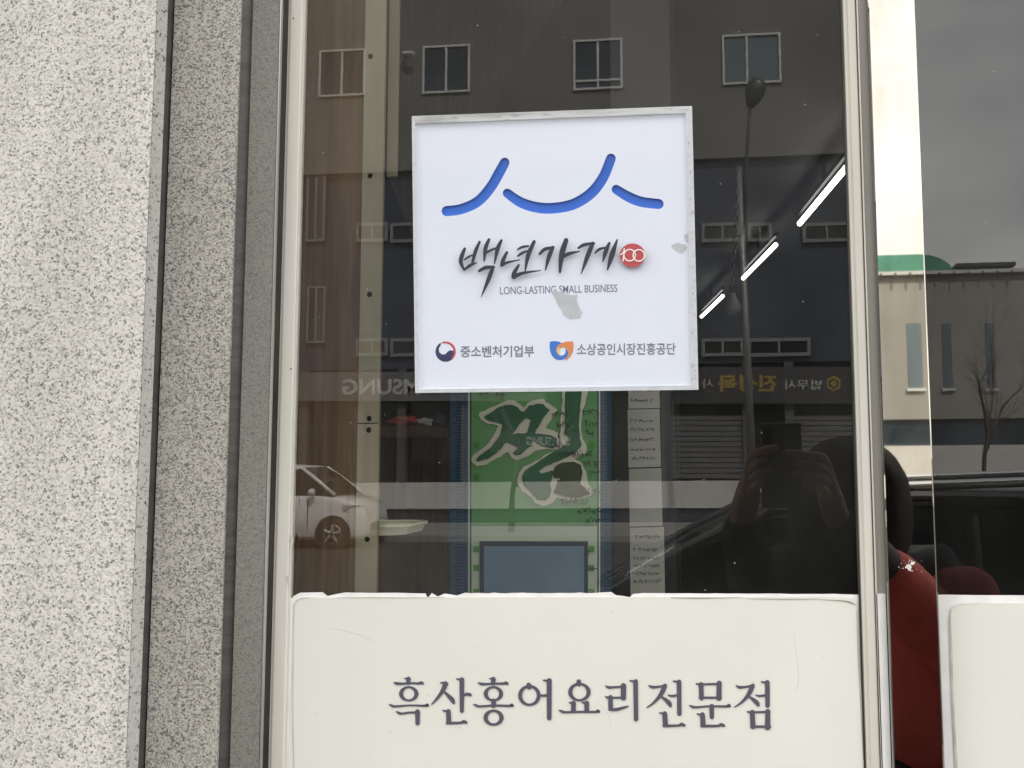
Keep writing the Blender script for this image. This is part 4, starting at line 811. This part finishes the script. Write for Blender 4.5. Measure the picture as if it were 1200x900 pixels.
# ------------------------------------------------------------------ cars
def car(name, label, origin, face, paint, prof, roof, W=.80, wheels=(.75, 2.95), wr=.30, ln=3.6, group=None, rails=False):
    """origin = ground point under the front bumper's middle; car runs backwards from it; face = +1 nose to +x"""
    t = thing(name, label, 'car', origin, group); O = Vector(origin)
    def W3(s, y, z): return Vector((O.x-face*s, O.y+y, O.z+z))
    def loft(nm, secs, m, par=t, smooth=True, closed=True):
        b = bmesh.new(); rg = [[b.verts.new(W3(s, y, z)) for y, z in ring_] for s, ring_ in secs]; k_ = len(rg[0])
        for r_, q_ in zip(rg, rg[1:]):
            for k in range(k_): b.faces.new((r_[k], r_[(k+1) % k_], q_[(k+1) % k_], q_[k]))
        b.faces.new(rg[0]); b.faces.new(rg[-1]); return obj(nm, b, m, par, smooth=smooth)
    def sec(h, zl, zb):
        r_ = [(h*.93, zl), (h, zl+.10), (h*1.0, (zl+zb)*.5), (h*.985, zb-.10), (h*.955, zb-.03), (h*.88, zb)]
        return r_ + [(-y, z) for y, z in r_[::-1]]
    bd = loft('body', [(s, sec(W*h, zl, zb)) for s, zl, zb, h in prof], M[paint])
    def gsec(s, z, top, bw, tw): return [(bw, z), (tw+.02, top-.05), (tw-.03, top), (-(tw-.03), top), (-(tw+.02), top-.05), (-bw, z)]
    zb_ = roof['z']
    loft('windows', [(s, gsec(s, zb_-.02, max(top, zb_+.015), W*.93, W*(.93-.16*min(1, (top-zb_)/(roof['h'])))) ) for s, top in roof['line']], M['car_glass'], smooth=False)
    rl = [(s, top) for s, top in roof['line'] if top > zb_+roof['h']*.9]
    loft('roof', [(s, [(W*.80, top-.06), (W*.785, top+.006), (W*.4, top+.03), (-W*.4, top+.03), (-W*.785, top+.006), (-W*.80, top-.06)]) for s, top in rl], M[paint])
    a, c = roof['line'][0], rl[0]; e, f_ = roof['line'][-1], rl[-1]
    for sg_ in (1, -1):
        for n__, p, q in (('pillar', (a[0], zb_), (c[0], c[1])), ('pillar', (e[0], zb_), (f_[0], f_[1]))):
            obj(n__, tube([W3(p[0], sg_*W*.925, p[1]), W3((p[0]+q[0])/2, sg_*W*.865, (p[1]+q[1])/2+.01), W3(q[0], sg_*W*.79, q[1]-.01)], .042, 8), M[paint], t, smooth=True)
        sm = (rl[0][0]+rl[-1][0])/2
        obj('pillar', tube([W3(sm, sg_*W*.935, zb_), W3(sm, sg_*W*.80, rl[0][1]-.04)], .035, 6), M['black_gloss'], t)
        if rails: obj('roof_rail', tube([W3(rl[0][0]+.1, sg_*W*.72, rl[0][1]+.02), W3(rl[0][0]+.25, sg_*W*.72, rl[0][1]+.075), W3(rl[-1][0]-.25, sg_*W*.72, rl[-1][1]+.075), W3(rl[-1][0]-.1, sg_*W*.72, rl[-1][1]+.02)], .022, 8), M['chrome'], t, smooth=True)
        mr = W3(a[0]+.42, sg_*(W+.11), zb_+.07); b = bmesh.new(); bmesh.ops.create_icosphere(b, subdivisions=2, radius=1)
        for v in b.verts: v.co = mr+Vector((v.co.x*.07, v.co.y*.11, v.co.z*.085))
        obj('mirror', b, M[paint], t, smooth=True)
        # headlight and tail light
        for nm, s0, s1, z0, z1, m_ in (('headlight', .02, .46, prof[2][2]-.30, prof[2][2]-.10, 'lens'), ('tail_light', ln-.18, ln+.0, zb_-.35, zb_-.05, 'emblem_red')):
            b = bmesh.new(); hh = prof[1][3] if nm == 'headlight' else 1
            lo = [b.verts.new(W3(s, sg_*y, z)) for s, y, z in ((s0+.02, W*.60, z0), (s0+.10, W*.90, z0), (s1, W*1.005, z0+.10), (s1, W*1.005, z1), (s0+.14, W*.92, z1), (s0+.06, W*.62, z1-.03))]
            hi = [b.verts.new(v.co+Vector((face*(.03 if nm == 'headlight' else -.03), sg_*.02, 0))) for v in lo]
            b.faces.new(lo); b.faces.new(hi[::-1])
            for k in range(6): b.faces.new((lo[k], lo[(k+1) % 6], hi[(k+1) % 6], hi[k]))
            obj(nm, b, M[m_], t)
        for s in (a[0]+.55, sm, ):
            obj('door_seam', tube([W3(s, sg_*W*1.0, zb_-.03), W3(s, sg_*W*1.004, .55), W3(s, sg_*W*.99, .28)], .008, 4), M['black'], t)
        obj('door_handle', tube([W3(sm-.2, sg_*W*1.01, zb_-.14), W3(sm-.02, sg_*W*1.01, zb_-.14)], .018, 6), M[paint], t)
        for ws in wheels:
            arch = [W3(ws+(wr+.07)*math.cos(k*6.283/24), sg_*(W*1.004), wr+(wr+.07)*math.sin(k*6.283/24)) for k in range(24)]
            b = bmesh.new(); vv = [b.verts.new(p) for p in arch]; b.faces.new(vv)
            v2 = [b.verts.new(p-Vector((0, sg_*.2, 0))) for p in arch]
            for k in range(24): b.faces.new((vv[k], vv[(k+1) % 24], v2[(k+1) % 24], v2[k]))
            obj('wheel_arch', b, M['tyre'], t)
            wh = thing_part('wheel', t, W3(ws, sg_*W, wr))
            def disc(nm, r0_, r1_, y0, y1, m_):
                b = bmesh.new(); rgs = []
                for r_, y_ in ((r0_, y0), (r1_-.03, y0), (r1_, (y0+y1)/2), (r1_-.03, y1), (r0_, y1)):
                    rgs.append([b.verts.new(W3(ws+r_*math.cos(k*6.283/28), sg_*y_, wr+r_*math.sin(k*6.283/28))) for k in range(28)])
                for i in range(5):
                    for k in range(28): b.faces.new((rgs[i][k], rgs[i][(k+1) % 28], rgs[(i+1) % 5][(k+1) % 28], rgs[(i+1) % 5][k]))
                obj(nm, b, M[m_], wh)
            disc('tyre', wr*.66, wr, W*.80, W*1.03, 'tyre'); disc('rim', wr*.58, wr*.68, W*.98, W*1.025, 'rim')
            for k in range(5):
                a_ = k*6.283/5+.4; obj('spoke', tube([W3(ws+.03*math.cos(a_), sg_*W*1.02, wr+.03*math.sin(a_)), W3(ws+wr*.62*math.cos(a_), sg_*W*1.015, wr+wr*.62*math.sin(a_))], [.045, .03], 6), M['rim'], wh)
    box('grille', *sorted((O.x-face*.05, O.x+face*.015)), O.y-W*.5, O.y+W*.5, O.z+.34, O.z+.50, M['black'], t)
    box('number_plate', *sorted((O.x, O.x+face*.03)), O.y-.25, O.y+.25, O.z+.53, O.z+.63, M['sign_white'], t)
    return t
zro = -.2
fo = R(426, 612, 18.9); 
car('parked_car', 'small boxy white car parked across the street', (fo.x, -19.7, zro), 1, 'car_white',
    [(.0, .26, .62, .80), (.07, .20, .86, .91), (.30, .18, 1.00, .985), (.72, .18, 1.09, 1), (1.0, .18, 1.11, 1), (3.2, .18, 1.12, 1), (3.52, .22, 1.08, .97), (3.6, .32, .95, .93)],
    {'z': 1.10, 'h': .61, 'line': [(.66, 1.10), (1.08, 1.48), (1.42, 1.68), (2.2, 1.73), (3.25, 1.71), (3.52, 1.12)]}, W=.80, wheels=(.66, 3.05), wr=.31, ln=3.6)
# black estate car at the near kerb
fb = R(800, 600, 4.3)
car('parked_car', 'black car with silver roof rails parked at the near kerb', (R(700, 600, 4.2).x-1.3, -4.25, zro), -1, 'car_black',
    [(.0, .28, .60, .78), (.10, .22, .80, .90), (.45, .2, .93, .985), (1.1, .2, 1.03, 1), (1.4, .2, 1.06, 1), (4.0, .2, 1.08, 1), (4.42, .25, 1.05, .97), (4.5, .35, .9, .93)],
    {'z': 1.06, 'h': .62, 'line': [(1.15, 1.06), (1.75, 1.42), (2.15, 1.62), (2.8, 1.68), (3.9, 1.66), (4.4, 1.10)]}, W=.90, wheels=(.90, 3.6), wr=.34, ln=4.5, rails=True)
# ------------------------------------------------------------------ the person holding a phone (seen mirrored)
bx_, by_ = .27, -1.33
per = thing('person', 'person in dark jacket with red clothing over one shoulder holding up a phone', 'person', (bx_, by_, 0))
def skin(name, joints, edges, mat_, root, parent, sub=2):
    me = bpy.data.meshes.new(name); ks = list(joints); ix = {k: i for i, k in enumerate(ks)}
    me.from_pydata([Vector(joints[k][0])-wpos(parent) for k in ks], [(ix[a], ix[c]) for a, c in edges], [])
    o = bpy.data.objects.new(name, me); COL.objects.link(o); o.parent = parent
    md = o.modifiers.new('skin', 'SKIN'); md.use_smooth_shade = True
    for k in ks:
        r_ = joints[k][1]; v = me.skin_vertices[0].data[ix[k]]; v.radius = r_ if isinstance(r_, tuple) else (r_, r_)
        v.use_root = (k == root)
    sb_ = o.modifiers.new('sub', 'SUBSURF'); sb_.levels = sub; sb_.render_levels = sub
    me.materials.append(mat_); return o
ph_x, ph_y, ph_z = R(916, 545, .94).x, -.945, R(916, 545, .94).z   # middle of the phone
V = Vector
def bp(dx, dy, z): return V((bx_+dx, by_+dy, z))
wrL, wrR = V((ph_x-.075, ph_y-.06, ph_z-.10)), V((ph_x+.105, ph_y-.06, ph_z-.11))
J = {'pel': (bp(0, 0, .95), .13), 'wst': (bp(0, .0, 1.10), .115), 'chs': (bp(0, .0, 1.30), (.14, .11)), 'nk0': (bp(0, .0, 1.43), .06), 'nk1': (bp(0, .03, 1.47), .052),
     'jaw': (bp(-.01, .065, 1.495), .066), 'hd': (bp(-.015, .06, 1.575), .088), 'tp': (bp(-.015, .05, 1.65), .062)}
Ed = [('pel', 'wst'), ('wst', 'chs'), ('chs', 'nk0'), ('nk0', 'nk1'), ('nk1', 'jaw'), ('jaw', 'hd'), ('hd', 'tp')]
for sg_, wr_ in ((-1, wrL), (1, wrR)):
    k = 'L' if sg_ < 0 else 'R'
    J.update({'sh'+k: (bp(sg_*.165, 0, 1.395), .058), 'el'+k: (bp(sg_*.215, .12, 1.20), .044), 'wr'+k: (wr_, .028),
              'hp'+k: (bp(sg_*.09, 0, .90), .10), 'kn'+k: (bp(sg_*.10, .02, .50), .062), 'an'+k: (bp(sg_*.11, -.02, .09), .042), 'ft'+k: (bp(sg_*.12, .14, .04), .035)})
    Ed += [('chs', 'sh'+k), ('sh'+k, 'el'+k), ('el'+k, 'wr'+k), ('pel', 'hp'+k), ('hp'+k, 'kn'+k), ('kn'+k, 'an'+k), ('an'+k, 'ft'+k)]
    pm = wr_+V((-sg_*.014, .012, .055)); J['pm'+k] = (pm, .026); Ed.append(('wr'+k, 'pm'+k))
    tb = pm+V((-sg_*.014, -.022, .004)); J['t1'+k] = (tb, .011); J['t2'+k] = (tb+V((-sg_*.020, -.004, .03)), .009); Ed += [('pm'+k, 't1'+k), ('t1'+k, 't2'+k)]
    for i in range(4):
        zf = pm.z-.018+i*.019+.018; xf = pm.x-sg_*.006
        tgt = ph_x+sg_*(.034-.012*(i % 2)-.006*i)
        J['f%d' % i+k] = (V((xf, pm.y+.018, zf)), .0095); J['g%d' % i+k] = (V((xf-sg_*.012, ph_y+.022, zf+.012)), .0088); J['h%d' % i+k] = (V((tgt, ph_y+.0135, zf+.022)), .0078)
        Ed += [('pm'+k, 'f%d' % i+k), ('f%d' % i+k, 'g%d' % i+k), ('g%d' % i+k, 'h%d' % i+k)]
skin('body', J, Ed, M['skin'], 'pel', per)
JK = {'pel': (bp(0, 0, .90), (.165, .135)), 'wst': (bp(0, 0, 1.08), (.15, .125)), 'chs': (bp(0, 0, 1.30), (.165, .13)), 'nk': (bp(0, 0, 1.425), .075)}
EK = [('pel', 'wst'), ('wst', 'chs'), ('chs', 'nk')]
for sg_, wr_ in ((-1, wrL), (1, wrR)):
    k = 'L' if sg_ < 0 else 'R'; e_ = J['el'+k][0]
    JK.update({'sh'+k: (J['sh'+k][0], .078), 'el'+k: (e_, .062), 'cf'+k: (e_.lerp(wr_, 1.04), .046)}); EK += [('chs', 'sh'+k), ('sh'+k, 'el'+k), ('el'+k, 'cf'+k)]
skin('jacket', JK, EK, M['dark_jacket'], 'pel', per)
JS = {'a': (bp(.02, .03, 1.40), .085), 'b': (bp(.15, .02, 1.385), .112), 'c': (bp(.225, .09, 1.24), .092), 'd': (bp(.215, .11, 1.08), .10), 'e': (bp(.20, .10, .92), .115), 'f': (bp(.10, .09, 1.20), .11), 'g': (bp(.10, .08, 1.0), .12)}
skin('red_shawl', JS, [('a', 'b'), ('b', 'c'), ('c', 'd'), ('d', 'e'), ('b', 'f'), ('f', 'g')], M['red_jacket'], 'b', per)
eR_ = J['elR'][0]
skin('red_sleeve', {'s': (J['shR'][0]+V((.01, .01, .01)), .115), 'e': (eR_, .082), 'f': (eR_.lerp(wrR, .80), .062)}, [('s', 'e'), ('e', 'f')], M['red_jacket'], 's', per)
JT = {'pel': (bp(0, 0, .93), .145)}; ET = []
for k in 'LR':
    JT.update({'h'+k: (J['hp'+k][0], .115), 'k'+k: (J['kn'+k][0], .078), 'a'+k: (J['an'+k][0]+V((0, 0, .02)), .062)}); ET += [('pel', 'h'+k), ('h'+k, 'k'+k), ('k'+k, 'a'+k)]
skin('trousers', JT, ET, M['dark_trousers'], 'pel', per)
b = bmesh.new(); bmesh.ops.create_uvsphere(b, u_segments=28, v_segments=18, radius=1); hc = J['hd'][0]
for v in b.verts:
    x, y, z = v.co; ky = 1.0
    if z < 0: z = z*2.7
    rr_ = (.112+(.034 if v.co.z < .3 else 0)*min(1, (.3-v.co.z)*1.2))*(1+.035*math.sin(17*math.atan2(y, x))+.02*math.sin(41*math.atan2(y, x)+5*z))
    yy = y*.125-.02
    if y > .72 and v.co.z < .45: yy = .075+ .02*(y-.72)          # open over the face
    v.co = hc+V((x*rr_-.012, yy, .02+z*.095))
obj('hair', b, M['hair'], per, smooth=True)
for sg_ in (-1, 1):
    b = bmesh.new(); bmesh.ops.create_icosphere(b, subdivisions=2, radius=.012, matrix=Matrix.Translation(hc+V((sg_*.033, .078, -.005)))); obj('eye', b, M['black_gloss'], per, smooth=True)
    b = bmesh.new(); bmesh.ops.create_icosphere(b, subdivisions=2, radius=.02, matrix=Matrix.Translation(hc+V((sg_*.093, .01, -.02)))@Matrix.Diagonal((.5, .8, 1.5, 1))); obj('ear', b, M['skin'], per, smooth=True)
obj('nose', tube([hc+V((0, .085, .01)), hc+V((0, .105, -.035)), hc+V((0, .088, -.045))], [.008, .015, .01], 8), M['skin'], per, smooth=True)
obj('lips', tube([hc+V((-.022, .084, -.072)), hc+V((0, .094, -.071)), hc+V((.022, .084, -.072))], [.004, .008, .004], 8), M['emblem_red'], per, smooth=True)
bs = [bp(-.10, -.06, 1.49), bp(-.05, .10, 1.45), bp(.07, .165, 1.355), bp(.17, .145, 1.24), bp(.215, .02, 1.10)]
obj('bag_strap', tube(bs, .028, 8), M['strap'], per, smooth=True)
phn = thing('phone', 'grey phone held upright in both hands', 'phone', (ph_x, ph_y, ph_z-.076))
box('phone_body', ph_x-.038, ph_x+.038, ph_y-.0045, ph_y+.0045, ph_z-.078, ph_z+.078, M['phone_case'], phn, bevel=.003)
box('screen', ph_x-.035, ph_x+.035, ph_y-.0056, ph_y-.0046, ph_z-.074, ph_z+.074, M['black_gloss'], phn)
for dz in (.062, .043): obj('lens', tube([V((ph_x-.024, ph_y+.0045, ph_z+dz)), V((ph_x-.024, ph_y+.007, ph_z+dz))], .008, 14), M['black_gloss'], phn)
